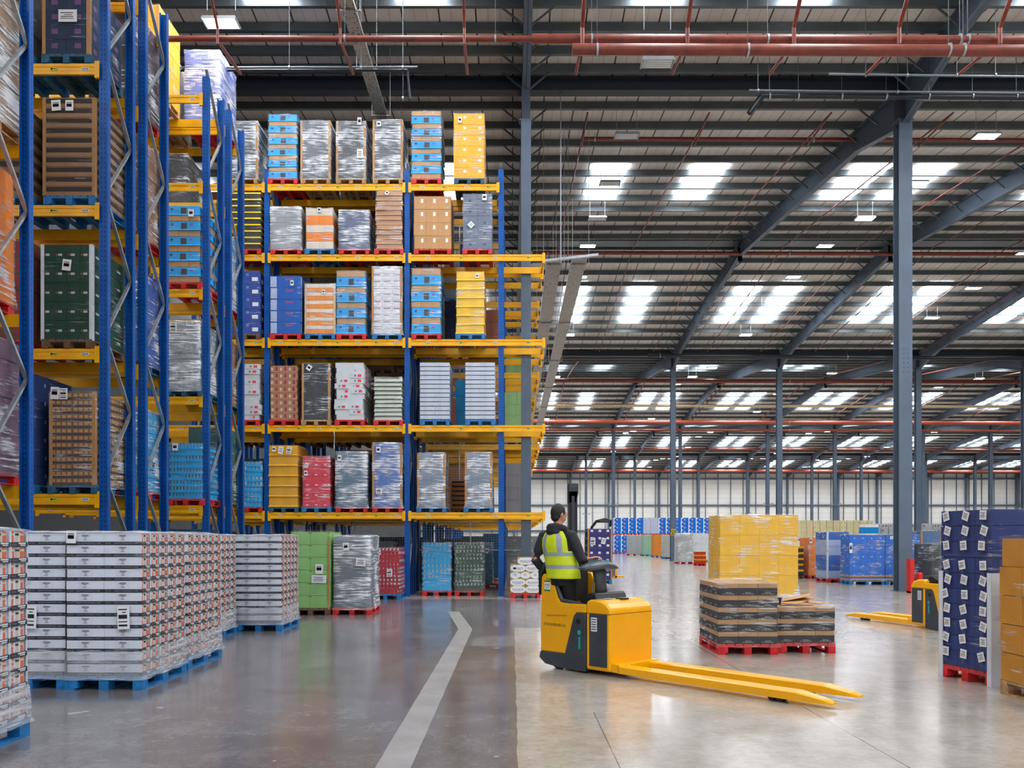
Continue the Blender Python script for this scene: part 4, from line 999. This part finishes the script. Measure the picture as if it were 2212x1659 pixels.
# middle distance, right
def far(label, pl, pr, ytop, ybase, st, pal='r', **k):
    Y = CAM_H*FPX/(ybase-HY); k.setdefault('side', 'l'); k.setdefault('pw', 0)
    return load(label, X_(pl, Y), Y, 0, X_(pr, Y)-X_(pl, Y), Z_(ytop, Y), st, pal, **k)
far('orange cartons in film on a red pallet behind the yellow block', 1747, 1790, 1161, 1250, S((2, 2, 5), '#d9821a', key='oc'), 'r', wrap=2, d=1.1, labels=((.1, .85, .1, .2, 'code', 0),))
far('purple and pink load with a white corner board and red lettering', 1787, 1836, 1149, 1258, dict(n=(1, 2, 6), m=card('#2b51a8'), alt=[dict(m=card('#a9b4cf'), key='pa'), dict(m=card('#0f52a8'), key='pb', texts=(('Sinal', .5, .6, .12, mat('text_red', '#d83a3a', .5)),)), dict(m=card('#0f52a8'), key='pb', texts=(('Sinal', .5, .6, .12, mat('text_red', '#d83a3a', .5)),)), dict(m=card('#a9b4cf'), key='pa')], j=.003), 'r', wrap=2, d=1.2, posts=WPOST)
bcl = S((4, 2, 5), '#0a56bb', key='bc', marks=((.42, .55, .6, .66, card('#8fb1e6')),), post_h=.5)
def bcbase(t, w_, d, h):
    for z in (.15, .27):
        g = MB(); g.box(-w_/2-.012, -.012, z, w_/2+.012, -.004, z+.06, BROWNP); g.box(-w_/2-.012, -.012, z, -w_/2-.004, d, z+.06, BROWNP); g.build('card_band', t)
far('bright blue carton block on a blue pallet, left of the large column', 1836, 1911, 1155, 1263, bcl, 'b', wrap=2, d=.85, extra=bcbase, labels=((.02, .6, .1, .35, 'code', 0),))
far('bright blue carton block partly behind the large column', 1913, 1986, 1155, 1263, bcl, 'b', wrap=2, d=.85, extra=bcbase, labels=((.18, .9, .11, .11, 'text', -.2),))
far('blue grey film load between the large column and the sticker stack', 1990, 2034, 1147, 1262, S((2, 2, 4), '#48618e', key='bg'), 'd', wrap=2, d=1.2, posts=BROWNP)
far('dark load behind the yellow truck on the right', 2012, 2060, 1175, 1270, S((2, 2, 3), '#2f3134', key='dk'), 'd', wrap=2, d=1.2)
# red fire point
def fire_point():
    Y = 25.0; t = thing('fire_point', 'red fire extinguisher stand beside the foot of the large column', 'fire extinguisher', (X_(1974, Y), Y, 0)); RD = mat('fire_red', '#d4161e', .35)
    g = MB(); g.box(-.1, 0, 0, .02, .25, 1.0, RD); g.box(-.1, -.15, 0, .35, .25, .05, RD); g.build('stand', t)
    g = MB(); g.tube((.16, -.02, .06), (.16, -.02, .55), .085, RD, 14); g.blob((.16, -.02, .55), (.085, .085, .06), RD); g.tube((.16, -.02, .6), (.16, -.02, .68), .025, BLACK, 8); c = g.build('extinguisher', t)
    g = MB(); g.limb([(.16, -.02, .66), (.24, -.04, .66), (.27, -.05, .5), (.26, -.05, .3)], [.012]*4, BLACK, n=6); g.bar((.1, -.02, .69), (.22, -.02, .71), .02, .02, BLACK); g.build('hose', c)
fire_point()
# far background loads
k = 0
Yb_ = 96.0
BLW = dict(m=card('#1a5cb8'), key='fb', marks=((.42, .35, .62, .7, card('#d98aa0')), (0, 0, .12, 1, card('#dfe4ee')), (.1, .75, .3, 1, card('#dfe4ee'))))
for i in range(13):
    px = 1325+i*16.2
    if 9 <= i: pal_ = 'r'
    x = X_(px, Yb_); lab = '%s blue and white stack from the left in the far upper tier' % nth[i]
    st = dict(n=(1, 1, 4), **BLW) if i not in (4, 5) else S((1, 1, 4), '#b8bcd0', key='fw')
    load(lab, x, Yb_, 2.12, .82, 1.92, st, 'r', wrap=0, d=1.0, side='l', group='blue stacks in the far upper tier')
    load(lab.replace('upper', 'lower'), x, Yb_, 0, .82, 2.08, st if i < 2 else S((1, 1, 4), ['#c8ccd2', '#8fa89c', '#d0d4d8'][i % 3], key='fl%d' % (i % 3)), 'r', wrap=0, d=1.0, side='l', group='stacks in the far lower tier')
for (pl, pr, yt, yb_, c, pal, lab, wr) in ((1357, 1388, 1156, 1200, '#aeb2b6', 'r', 'silver wire cage load with a white frame in the distance', 2), (1389, 1411, 1155, 1201, '#8fb59a', 'b', 'white and green load in the distance, right of the cage', 2), (1411, 1433, 1155, 1204, '#d08a2c', 'b', 'orange brown load in the distance, left of the taped column', 1),
        (1434, 1452, 1156, 1207, '#b7b9b4', 'b', 'silver bottle load just left of the taped column', 2), (1464, 1497, 1152, 1218, '#a7a9a8', 'r', 'untidy silver film load right of the taped column', 3), (1497, 1530, 1152, 1214, '#cfd3d6', 'w', 'pale white load behind the red crate stack', 2)):
    far(lab, pl, pr, yt, yb_, S((2, 1, 5), c, key='fd'), pal, wrap=wr, d=1.1)
far('small red and yellow crate stack on the floor in the distance', 1505, 1525, 1192, 1222, dict(n=(2, 1, 5), m=card('#b3402a'), alt=[dict(m=card('#b3402a'), key='ry1'), dict(m=card('#d8a828'), key='ry2', rel=.6)], j=.01), 'r', wrap=0, d=.9)
far('wire crate with yellow trays between the yellow block and the orange cartons', 1724, 1736, 1180, 1250, dict(n=(1, 1, 10), m=card('#3a3a32'), alt=[dict(m=card('#3a3a32'), key='wy1'), dict(m=card('#d89a20'), key='wy2', rel=.7)], j=.01), 'd', wrap=0, d=1.0)
for i in range(11):
    Y = 84.0; px = 1728+i*14.5; c = ['#cfd7a8', '#e3c4b2', '#d5dfae', '#e0cdb6'][i % 4]
    load('%s pale green and pink stack from the left, upper tier right of the yellow block' % nth[i], X_(px, Y), Y, 1.5, .62, 1.98, S((2, 1, 4), c, key='pg', marks=((.3, .2, .7, .8, card('#c3e08c' if i % 2 else '#e9a9a0')),)), 'd', wrap=0, d=1.0, pw=0, side='l', group='pale stacks, upper tier')
    load('%s pale green and pink stack from the left, lower tier right of the yellow block' % nth[i], X_(px, Y), Y, 0, .62, 1.46, S((2, 1, 3), '#d8dcc0', key='ph'), 'd', wrap=0, d=1.0, pw=0, side='l', group='pale stacks, lower tier')
for i in range(10):
    Y = 76.0; px = 1888+i*16
    load('%s silver wrapped stack from the left, far off beyond the pale green ones' % nth[i], X_(px, Y), Y, 0, .62, 3.0, S((2, 1, 7), '#b4b6ba', key='sw%d' % (i % 2), j=.03, marks=((.2, .3, .6, .7, card('#5c5658')),)), 'r', wrap=2, d=1.0, pw=0, side='l', group='silver stacks in the distance')
far('blue and white topped load in front of the pale stacks', 1868, 1898, 1133, 1215, S((1, 1, 4), '#2273b8', key='bt2', bands=((.7, 1, card('#dfe2e6')),)), 'w', wrap=0, d=1.0)

# ------------------------------------------------------------------ pallet trucks
def pallet_truck(name_label, loc, rz, fork_len=2.6, driver=True):
    t = thing('pallet_truck', name_label, 'pallet truck', loc, rz)
    Y_ = TRUCKY; G_ = TRUCKG; RED = mat('button_red', '#d0202a', .4); TEAL = mat('trim_teal', '#1fa0a0', .4)
    side = [(-1.10, .2), (-1.10, .60), (-1.085, 1.10), (-1.05, 1.14), (-.93, 1.14), (-.90, 1.10), (-.815, .85), (-.78, .815), (-.72, .80), (-.36, .80), (-.36, .70), (-.50, .70), (-.545, .66), (-.69, .2)]
    for sg in (-1, 1):
        y0, y1 = (-.39, -.33) if sg < 0 else (.33, .39)
        g = MB(); g.prism(side, y0, y1, Y_, 'y'); sp = g.build('side_panel', t, bevel=.012)
        yf = sg*.392
        gg = MB(); gg.text('JUNGHEINRICH', (-.86, yf, .53), (-sg*1.0 if sg > 0 else 1, 0, 0), (0, 0, 1), .052, INK); gg.build('brand_lettering', sp)
        gg = MB(); gg.prism([(-1.0, .645), (-.66, .665), (-.66, .65), (-1.0, .63)], yf-.003 if sg < 0 else yf-.004, yf+.004 if sg < 0 else yf+.003, mat('truck_crease', '#c98a00', .4), 'y'); gg.build('crease', sp)
        g = MB(); dk = [(-.36, .70), (-.50, .70), (-.545, .66), (-.69, .2), (-1.10, .2), (-1.12, .12), (-1.02, .05), (-.75, .02), (-.36, .02)]
        g.prism(dk, y0-.008 if sg < 0 else y0, y1 if sg < 0 else y1+.008, G_, 'y'); dp = g.build('skirt_panel', t, bevel=.01)
        gg = MB(); gg.tube((-.47, yf+sg*.008, .60), (-.47, yf+sg*.012, .60), .03, BLACK, 12); gg.tube((-.45, yf+sg*.008, .47), (-.45, yf+sg*.012, .47), .03, TEAL, 12)
        gg.box(-.465, yf+sg*.008-.002, .28, -.435, yf+sg*.008+.002, .42, TEAL); gg.build('badge', dp)
        g = MB(); g.prism([(-.30, .10), (-.30, .70), (-.035, .70), (-.035, .10)], yf-.004, yf+.004, G_, 'y'); vp = g.build('vent_panel', t)
        gg = MB(); gg.quad((-.27, yf+sg*.006, .50), (.09, 0, 0), (0, 0, .16), WHITE)
        for q in range(5): gg.quad((-.262, yf+sg*.0075, .52+q*.028), (.07, 0, 0), (0, 0, .01), INK)
        gg.build('data_plate', vp)
    g = MB(); g.quad((-1.03, -.394, .93), (.1, 0, 0), (0, 0, .13), WHITE); g.quad((-1.03, -.395, .93), (.1, 0, 0), (0, 0, .02), mat('label_green', '#2f8f3a', .5)); g.quad((-1.03, -.395, 1.04), (.1, 0, 0), (0, 0, .02), mat('label_green', '#2f8f3a', .5))
    g.text('8185', (-.98, -.396, 1.005), (1,0,0), (0,0,1), .042, INK)
    g.text('0910', (-.98, -.396, .97), (1,0,0), (0,0,1), .03, INK); g.build('number_sticker', t)
    g = MB(); g.box(-1.10, -.33, .2, -1.0, .33, 1.10, Y_); g.build('back_wall', t, bevel=.02)
    g = MB(); g.box(-1.0, -.33, .05, -.36, .33, .2, G_); g.build('step_platform', t)
    # backrest: black padded hoop
    g = MB(); g.limb([(-1.12, -.36, .88), (-1.12, -.36, 1.16), (-1.08, -.34, 1.24), (-1.03, -.28, 1.27), (-1.03, .28, 1.27), (-1.08, .34, 1.24), (-1.12, .36, .9)], [.03, .035, .04, .045, .045, .04, .03], BLACK, side=(1,0,0), n=10)
    g.build('backrest_hoop', t)
    g = MB(); g.box(-1.0, -.31, .8, -.95, .31, 1.2, BLACK); g.limb([(-.89, -.36, 1.12), (-.83, -.36, .95), (-.76, -.36, .83), (-.6, -.36, .81), (-.38, -.36, .81)], [.028]*5, G_, n=8); g.build('back_pad', t, bevel=.015)
    # battery cowl
    g = MB(); prof = [(-.36, .05), (-.36, .835), (-.30, .86), (-.16, .855), (-.05, .82), (0, .765), (.005, .72), (.005, .05)]
    g.prism(prof, -.388, .388, Y_, 'y'); cw = g.build('battery_cowl', t, bevel=.03, seg=3)
    g = MB(); g.prism([(-.355, .71), (.008, .71), (.008, .703), (-.355, .703)], -.391, .391, mat('seam_dark', '#8a6000', .5), 'y'); g.build('lid_seam', cw)
    g = MB(); g.box(-.22, -.02, .852, -.13, .12, .868, BLACK); g.build('handle_slot', cw, bevel=.006)
    g = MB(); g.quad((-.27, -.2, .866), (.06, 0, 0), (0, .13, 0), WHITE); g.build('warning_sticker', cw)
    # dash and console
    g = MB(); g.prism([(-.58, .78), (-.56, .86), (-.42, .93), (-.34, .93), (-.30, .85), (-.30, .78)], -.26, .30, BLACK, 'y'); g.build('dashboard', t, bevel=.02)
    g = MB(); g.limb([(-.42, -.04, .85), (-.42, -.06, 1.05), (-.42, -.09, 1.22)], [(.05, .1), (.045, .09), (.06, .11)], G_, side=(1,0,0)); g.tube((-.5, -.12, .9), (-.47, -.1, 1.2), .012, GALV, 6)
    g.build('steering_post', t)
    g = MB(); SH = mat('console_grey', '#47525c', .35)
    rings = []
    for (z_, a_, b_) in ((1.20, .06, .10), (1.225, .12, .22), (1.255, .145, .29), (1.285, .12, .25), (1.31, .07, .14), (1.318, .02, .05)):
        rings.append([Vector((-.42+a_*1.12*math.cos(q*PI/8), -.09+b_*1.12*math.sin(q*PI/8), z_-.05*abs(b_*math.sin(q*PI/8))/.29)) for q in range(16)])
    g.loft(rings, SH); ch = g.build('console_head', t)
    g = MB(); g.tube((-.50, -.18, 1.285), (-.44, -.14, 1.30), .018, TEAL, 8); g.tube((-.50, .12, 1.285), (-.44, .10, 1.30), .018, TEAL, 8); g.build('thumb_grip', ch)
    g = MB(); g.tube((-.52, .1, .87), (-.52, .1, .91), .03, RED, 10); g.build('stop_button', t)
    # carriage and forks
    g = MB(); g.box(0, -.36, .05, .12, .36, .15, Y_); g.build('fork_carriage', t, bevel=.01)
    for y in (-.27, .27):
        L_ = fork_len; g = MB(); wv = .09
        def sec(x, a, zt, zb): return [(x, y-a, zb), (x, y+a, zb), (x, y+a, zt-.012), (x, y+a-.02, zt), (x, y-a+.02, zt), (x, y-a, zt-.012)]
        g.loft([sec(.1, wv, .135, .05), sec(L_*.5, wv, .13, .045), sec(L_-.35, wv*.98, .125, .04), sec(L_-.08, wv*.7, .085, .04), sec(L_, wv*.4, .06, .04)], Y_, smooth=False)
        f = g.build('fork', t)
        gg = MB()
        for x in (L_-.62, L_-.52): gg.tube((x, y-.055, .034), (x, y+.055, .034), .033, BLACK, 14)
        gg.build('load_wheel', f)
    g = MB()
    g.tube((-.62, -.12, .115), (-.62, .12, .115), .115, BLACK, 18); g.build('drive_wheel', t)
    for y in (-.28, .28):
        g = MB(); g.tube((-.9, y-.04, .06), (-.9, y+.04, .06), .06, BLACK, 14); g.build('support_wheel', t)
    return t
U = Vector((.6816, -.7317, 0)); V = Vector((.7317, .6816, 0)); O1 = Vector((1.385, 9.936, 0)); RZ1 = math.atan2(U.y, U.x)
pallet_truck('yellow pallet truck with long forks, ridden by the man in a high visibility vest', O1, RZ1)
d2 = Vector((-.26, .965, 0)).normalized(); V2 = Vector((-d2.y, d2.x, 0)); F2 = Vector((7.1, 15.25, 0))
pallet_truck('parked yellow pallet truck half hidden behind the stickered blue stack', F2-V2*.39, math.atan2(d2.y, d2.x), 1.95)

# truck in the middle distance carrying the purple load
Yq = 27.7
load('purple carton load with many white stickers, carried on forks behind the driver', X_(1270, Yq), Yq, .12, X_(1322, Yq)-X_(1270, Yq), Z_(1142, Yq)-.12, S((3, 2, 7), '#34306e', key='pq', marks=((.3, .55, .62, .85, WHITE),)), 'b', wrap=1, posts=BROWNP, side='l', pw=0, labels=((.2, .68, .16, .24, 'mix', 0), (.62, .7, .14, .2, 'text', .2)))
def stacker():
    Y = 28.2; x0 = X_(1238, Y); t = thing('stacker_truck', 'far truck with a tall black mast and a dark handle above the purple load', 'forklift', (x0, Y, 0))
    g = MB(); g.box(-.14, 0, .1, .14, .35, 3.15, BLACK); g.box(-.05, -.03, .6, .05, 0, 3.0, TRUCKG); g.build('mast', t)
    g = MB(); g.prism([(-.16, 2.75), (-.16, 3.42), (.18, 3.42), (.18, 3.1), (.13, 2.9), (.12, 2.75)], 0, .4, TRUCKG, 'y'); g.build('mast_head', t, bevel=.03)
    g = MB(); g.box(-.5, .8, .06, .9, 1.7, .9, TRUCKY); g.build('chassis', t, bevel=.05)
    g = MB(); g.limb([(.62, .9, 1.6), (.70, .9, 1.98), (.85, .9, 2.18), (1.15, .9, 2.25), (1.35, .9, 2.2), (1.32, .9, 2.0)], [.04, .045, .05, .055, .05, .04], BLACK, side=(0,1,0)); g.box(.95, .8, 2.14, 1.3, 1.2, 2.24, TRUCKG); g.build('handle', t)
    g = MB(); g.box(.5, .8, .9, 1.3, 1.5, 1.7, TRUCKG); g.build('operator_cell', t, bevel=.04)
    g = MB(); g.box(1.3, -.2, .32, 1.66, .0, .38, TRUCKY); g.box(1.36, -.2, .3, 1.42, 1.25, .75, TRUCKY); g.build('side_fork', t)
    for x, y in ((-.3, 1.0), (.7, 1.0), (.2, 1.5)):
        g = MB(); g.tube((x-.06, y, .1), (x+.06, y, .1), .1, BLACK, 14); g.build('wheel', t)
stacker()

# ------------------------------------------------------------------ the driver
def driver():
    SK = mat('skin', '#c58a6e', .5, var=.05); HR = mat('dark_hair', '#1a1716', .6, var=.2, scale=60, bump=.5); JK = mat('jacket_dark', '#1d1e26', .7, var=.12, scale=20, bump=.3); TR = mat('trousers_black', '#0d0d10', .8)
    VY = mat('vest_yellow', '#cfe018', .6, var=.06, scale=10, bump=.3); VG = mat('reflective_grey', '#9aa3ad', .35, var=.05)
    hips = O1+U*(-.82)+V*(-.245); hx, hy = hips.x, hips.y
    # facing: away and to the right
    fd = Vector((.62, .78, 0)).normalized(); rt = Vector((fd.y, -fd.x, 0))
    rz = math.atan2(rt.y, rt.x)                      # local x = his right, local y = forward
    t = thing('person', 'man in a dark jacket and yellow high visibility vest standing on the pallet truck', 'person', (hx, hy, .2), rz)
    def loc(px, py, Y): # world point to the local frame
        p = at(px, py, Y)-Vector((hx, hy, .2)); return Vector((p.dot(rt), p.dot(fd), p.z))
    Yh = hips.y
    HZ = .92
    lean = Vector((-.05, -.06, 0))                    # toward the backrest
    neck = Vector((-.075, -.05, 1.49)); head = Vector((-.075, -.03, 1.665))
    hand = (O1+U*(-.50)+V*(-.17)+Vector((0, 0, 1.325)))-Vector((hx, hy, .2)); hand = Vector((hand.dot(rt), hand.dot(fd), hand.z))
    shR = Vector((.11, -.03, 1.40)); shL = Vector((-.28, -.05, 1.40))
    elR = shR+Vector((.12, .02, -.30)); elR = (elR+hand)/2*.35+elR*.65
    elL = shL+Vector((-.07, -.09, -.29)); haL = elL+Vector((.05, .17, -.18))
    b = MB()
    b.limb([(-.03, -.02, .85), (-.03, -.02, 1.0), (-.04, -.03, 1.15), (-.05, -.04, 1.3), (-.05, -.04, 1.40), (-.05, -.04, 1.45)], [(.16, .11), (.15, .10), (.15, .105), (.175, .11), (.16, .095), (.08, .07)], SK, side=(1,0,0), n=16)
    b.limb([neck-Vector((0,0,.08)), neck, neck+Vector((0, .01, .08))], [.06, .056, .055], SK)
    # head with face
    Rh = Matrix.Rotation(-.35, 3, 'Z')
    b.blob(head, (.076, .096, .118), SK, 18, 14, Rh)
    b.blob(head+Rh @ Vector((0, .035, -.05)), (.056, .06, .065), SK, 14, 10, Rh)
    b.blob(head+Rh @ Vector((0, .103, -.015)), (.013, .02, .024), SK, 8, 6, Rh)
    b.blob(head+Rh @ Vector((0, .092, -.062)), (.024, .012, .008), SK, 8, 6, Rh)
    for s_ in (-1, 1):
        b.blob(head+Rh @ Vector((s_*.079, -.008, -.012)), (.010, .018, .032), SK, 8, 8, Rh)
        b.blob(head+Rh @ Vector((s_*.03, .083, .012)), (.015, .012, .008), SK, 8, 6, Rh)
    for sh, el, ha in ((shR, elR, hand), (shL, elL, haL)):
        b.limb([sh, (sh+el)/2, el, (el+ha)/2, ha], [.05, .046, .04, .036, .028], SK, side=(0,0,1))
        d = (ha-el).normalized(); sd = d.cross(Vector((0,0,1))).normalized(); up = sd.cross(d)
        palm = ha+d*.05
        b.limb([ha-d*.01, ha+d*.03, ha+d*.075, ha+d*.095], [(.03, .018), (.042, .019), (.044, .017), (.04, .013)], SK, side=sd)
        for i, (off, ln) in enumerate(((-.033, .068), (-.011, .078), (.011, .074), (.032, .058))):
            p0 = ha+d*.085+sd*off; p1 = p0+d*ln*.45-up*.006; p2 = p1+d*ln*.25-up*.02; p3 = p2+d*ln*.1-up*.024
            b.limb([p0, p1, p2, p3], [.0095, .009, .008, .006], SK, side=sd, n=8)
        s2 = -1 if sh is shR else 1
        p0 = ha+d*.03+sd*s2*.035; b.limb([p0, p0+d*.03+sd*s2*.025, p0+d*.06+sd*s2*.03-up*.01], [.013, .011, .008], SK, side=up, n=8)
    for s_ in (-1, 1):
        hp = Vector((-.03+s_*.09, -.02, .87)); kn = Vector((-.03+s_*.10, .03, .48)); an = Vector((-.03+s_*.10, -.01, .09))
        b.limb([hp, (hp+kn)/2, kn, (kn+an)/2, an], [.085, .075, .055, .05, .038], SK)
        b.limb([an+Vector((0, -.05, -.03)), an+Vector((0, .06, -.04)), an+Vector((0, .16, -.055))], [(.036, .04), (.04, .035), (.036, .02)], SK, side=(1,0,0))
    o = b.build('body', t); r = o.modifiers.new('remesh', 'REMESH'); r.mode = 'VOXEL'; r.voxel_size = .008; r.use_smooth_shade = True
    # hair
    g = MB(); g.blob(head+Rh @ Vector((0, -.012, .018)), (.083, .098, .112), HR, 20, 14, Rh); g.blob(head+Rh @ Vector((0, -.05, -.035)), (.066, .055, .06), HR, 14, 10, Rh)
    o = g.build('hair', t)
    for v in o.data.vertices:
        q = Rh.inverted() @ (v.co-head)
        if q.y > .05 and q.z < .06: v.co -= Rh @ Vector((0, .045, 0))
    # eyes and brows
    g = MB()
    for s_ in (-1, 1): g.blob(head+Rh @ Vector((s_*.03, .092, .010)), (.010, .008, .006), WHITE, 8, 6, Rh); g.blob(head+Rh @ Vector((s_*.03, .1, .010)), (.005, .004, .005), BLACK, 8, 6, Rh)
    g.build('eyes', t)
    # jacket
    g = MB()
    g.limb([(-.02, -.01, .86), (-.02, -.01, .98), (-.055, -.02, 1.12), (-.08, -.035, 1.27), (-.085, -.04, 1.38), (-.088, -.045, 1.44), (-.09, -.04, 1.475)], [(.19, .145), (.195, .145), (.19, .14), (.205, .14), (.19, .12), (.12, .10), (.085, .085)], JK, side=(1,0,0), n=20)
    for sh, el, ha in ((shR, elR, hand), (shL, elL, haL)):
        d = (ha-el).normalized()
        g.limb([sh+Vector((-.06 if sh is shR else .06, 0, .01)), sh, (sh*.6+el*.4), (sh*.3+el*.7), el, (el+ha)/2, ha-d*.015], [.07, .075, .072, .064, .062, .055, .042], JK, side=(0,0,1), n=14)
    # hood bunched round the neck
    for q in range(14):
        a = 2*PI*q/14; back = .5-.5*math.sin(a)
        g.blob((-.09+.095*math.cos(a), -.045+.09*math.sin(a), 1.475+.03*back), (.045, .045, .035+.018*back), JK, 8, 6)
    g.blob((-.09, -.135, 1.45), (.10, .05, .07), JK, 12, 8)
    o = g.build('jacket', t); r = o.modifiers.new('remesh', 'REMESH'); r.mode = 'VOXEL'; r.voxel_size = .012; r.use_smooth_shade = True
    sm = o.modifiers.new('smooth', 'SMOOTH'); sm.iterations = 3
    # trousers and boots
    g = MB()
    g.limb([(-.03, -.02, .80), (-.03, -.02, .93), (-.03, -.02, 1.0)], [(.165, .13), (.175, .135), (.17, .13)], TR, n=18)
    for s_ in (-1, 1):
        hp = Vector((-.03+s_*.085, -.02, .86)); kn = Vector((-.03+s_*.10, .03, .48)); an = Vector((-.03+s_*.10, -.01, .10))
        g.limb([hp, (hp+kn)/2, kn, (kn+an)/2, an], [.098, .09, .075, .068, .06], TR, n=14)
    o = g.build('trousers', t); r = o.modifiers.new('remesh', 'REMESH'); r.mode = 'VOXEL'; r.voxel_size = .014; r.use_smooth_shade = True
    g = MB()
    for s_ in (-1, 1):
        x = -.03+s_*.10; g.limb([(x, -.08, .05), (x, .0, .06), (x, .1, .05), (x, .19, .035)], [(.045, .05), (.05, .06), (.05, .045), (.04, .03)], BLACK, side=(1,0,0))
    g.build('boots', t)
    # vest
    g = MB(); n_ = 36; rings = []; zs = [.885+.015*i for i in range(39)]
    def prof(z):
        ks = [(.80, -.01, -.01, .225, .175), (.95, -.02, -.01, .215, .165), (1.12, -.055, -.02, .207, .157), (1.27, -.08, -.035, .218, .155), (1.36, -.085, -.04, .205, .14), (1.42, -.088, -.045, .165, .12), (1.46, -.09, -.045, .12, .10)]
        for a, c in zip(ks, ks[1:]):
            if z <= c[0] or c is ks[-1]:
                f = min(1, max(0, (z-a[0])/(c[0]-a[0]))); return [a[i]*(1-f)+c[i]*f for i in range(1, 5)]
    for z in zs:
        x0, y0, a, c = prof(z); ring = []
        for q in range(n_):
            th = 2*PI*q/n_; w_ = .010*noise.noise(Vector((math.cos(th)*2.2, math.sin(th)*2.2, z*5)))+(.010*math.sin(th*7)*max(0, 1.0-z)/.2)
            ring.append(((x0+(a+w_)*math.cos(th)), y0+(c+w_)*math.sin(th), z))
        rings.append(ring)
    g.v = []; verts = [v for r_ in rings for v in r_]
    for j in range(len(zs)-1):
        for q in range(n_):
            z = (zs[j]+zs[j+1])/2; th = 2*PI*(q+.5)/n_; front = math.sin(th) > .96
            if front: continue
            if z > 1.22 and abs(math.cos(th)) > .90: continue        # arm holes
            band = 1.0 < z < 1.05 or 1.155 < z < 1.205
            strap = z > 1.2 and .42 < abs(math.cos(th)) < .62
            mm = VG if band or strap else VY
            b_ = len(g.v); q2 = (q+1) % n_
            g.add([verts[j*n_+q], verts[j*n_+q2], verts[(j+1)*n_+q2], verts[(j+1)*n_+q]], [(0,1,2,3)], mm, True)
    o = g.build('safety_vest', t)
    wd = o.modifiers.new('weld', 'WELD'); wd.merge_threshold = .0005
    s_ = o.modifiers.new('solid', 'SOLIDIFY'); s_.thickness = .006; s_.offset = 1
driver()
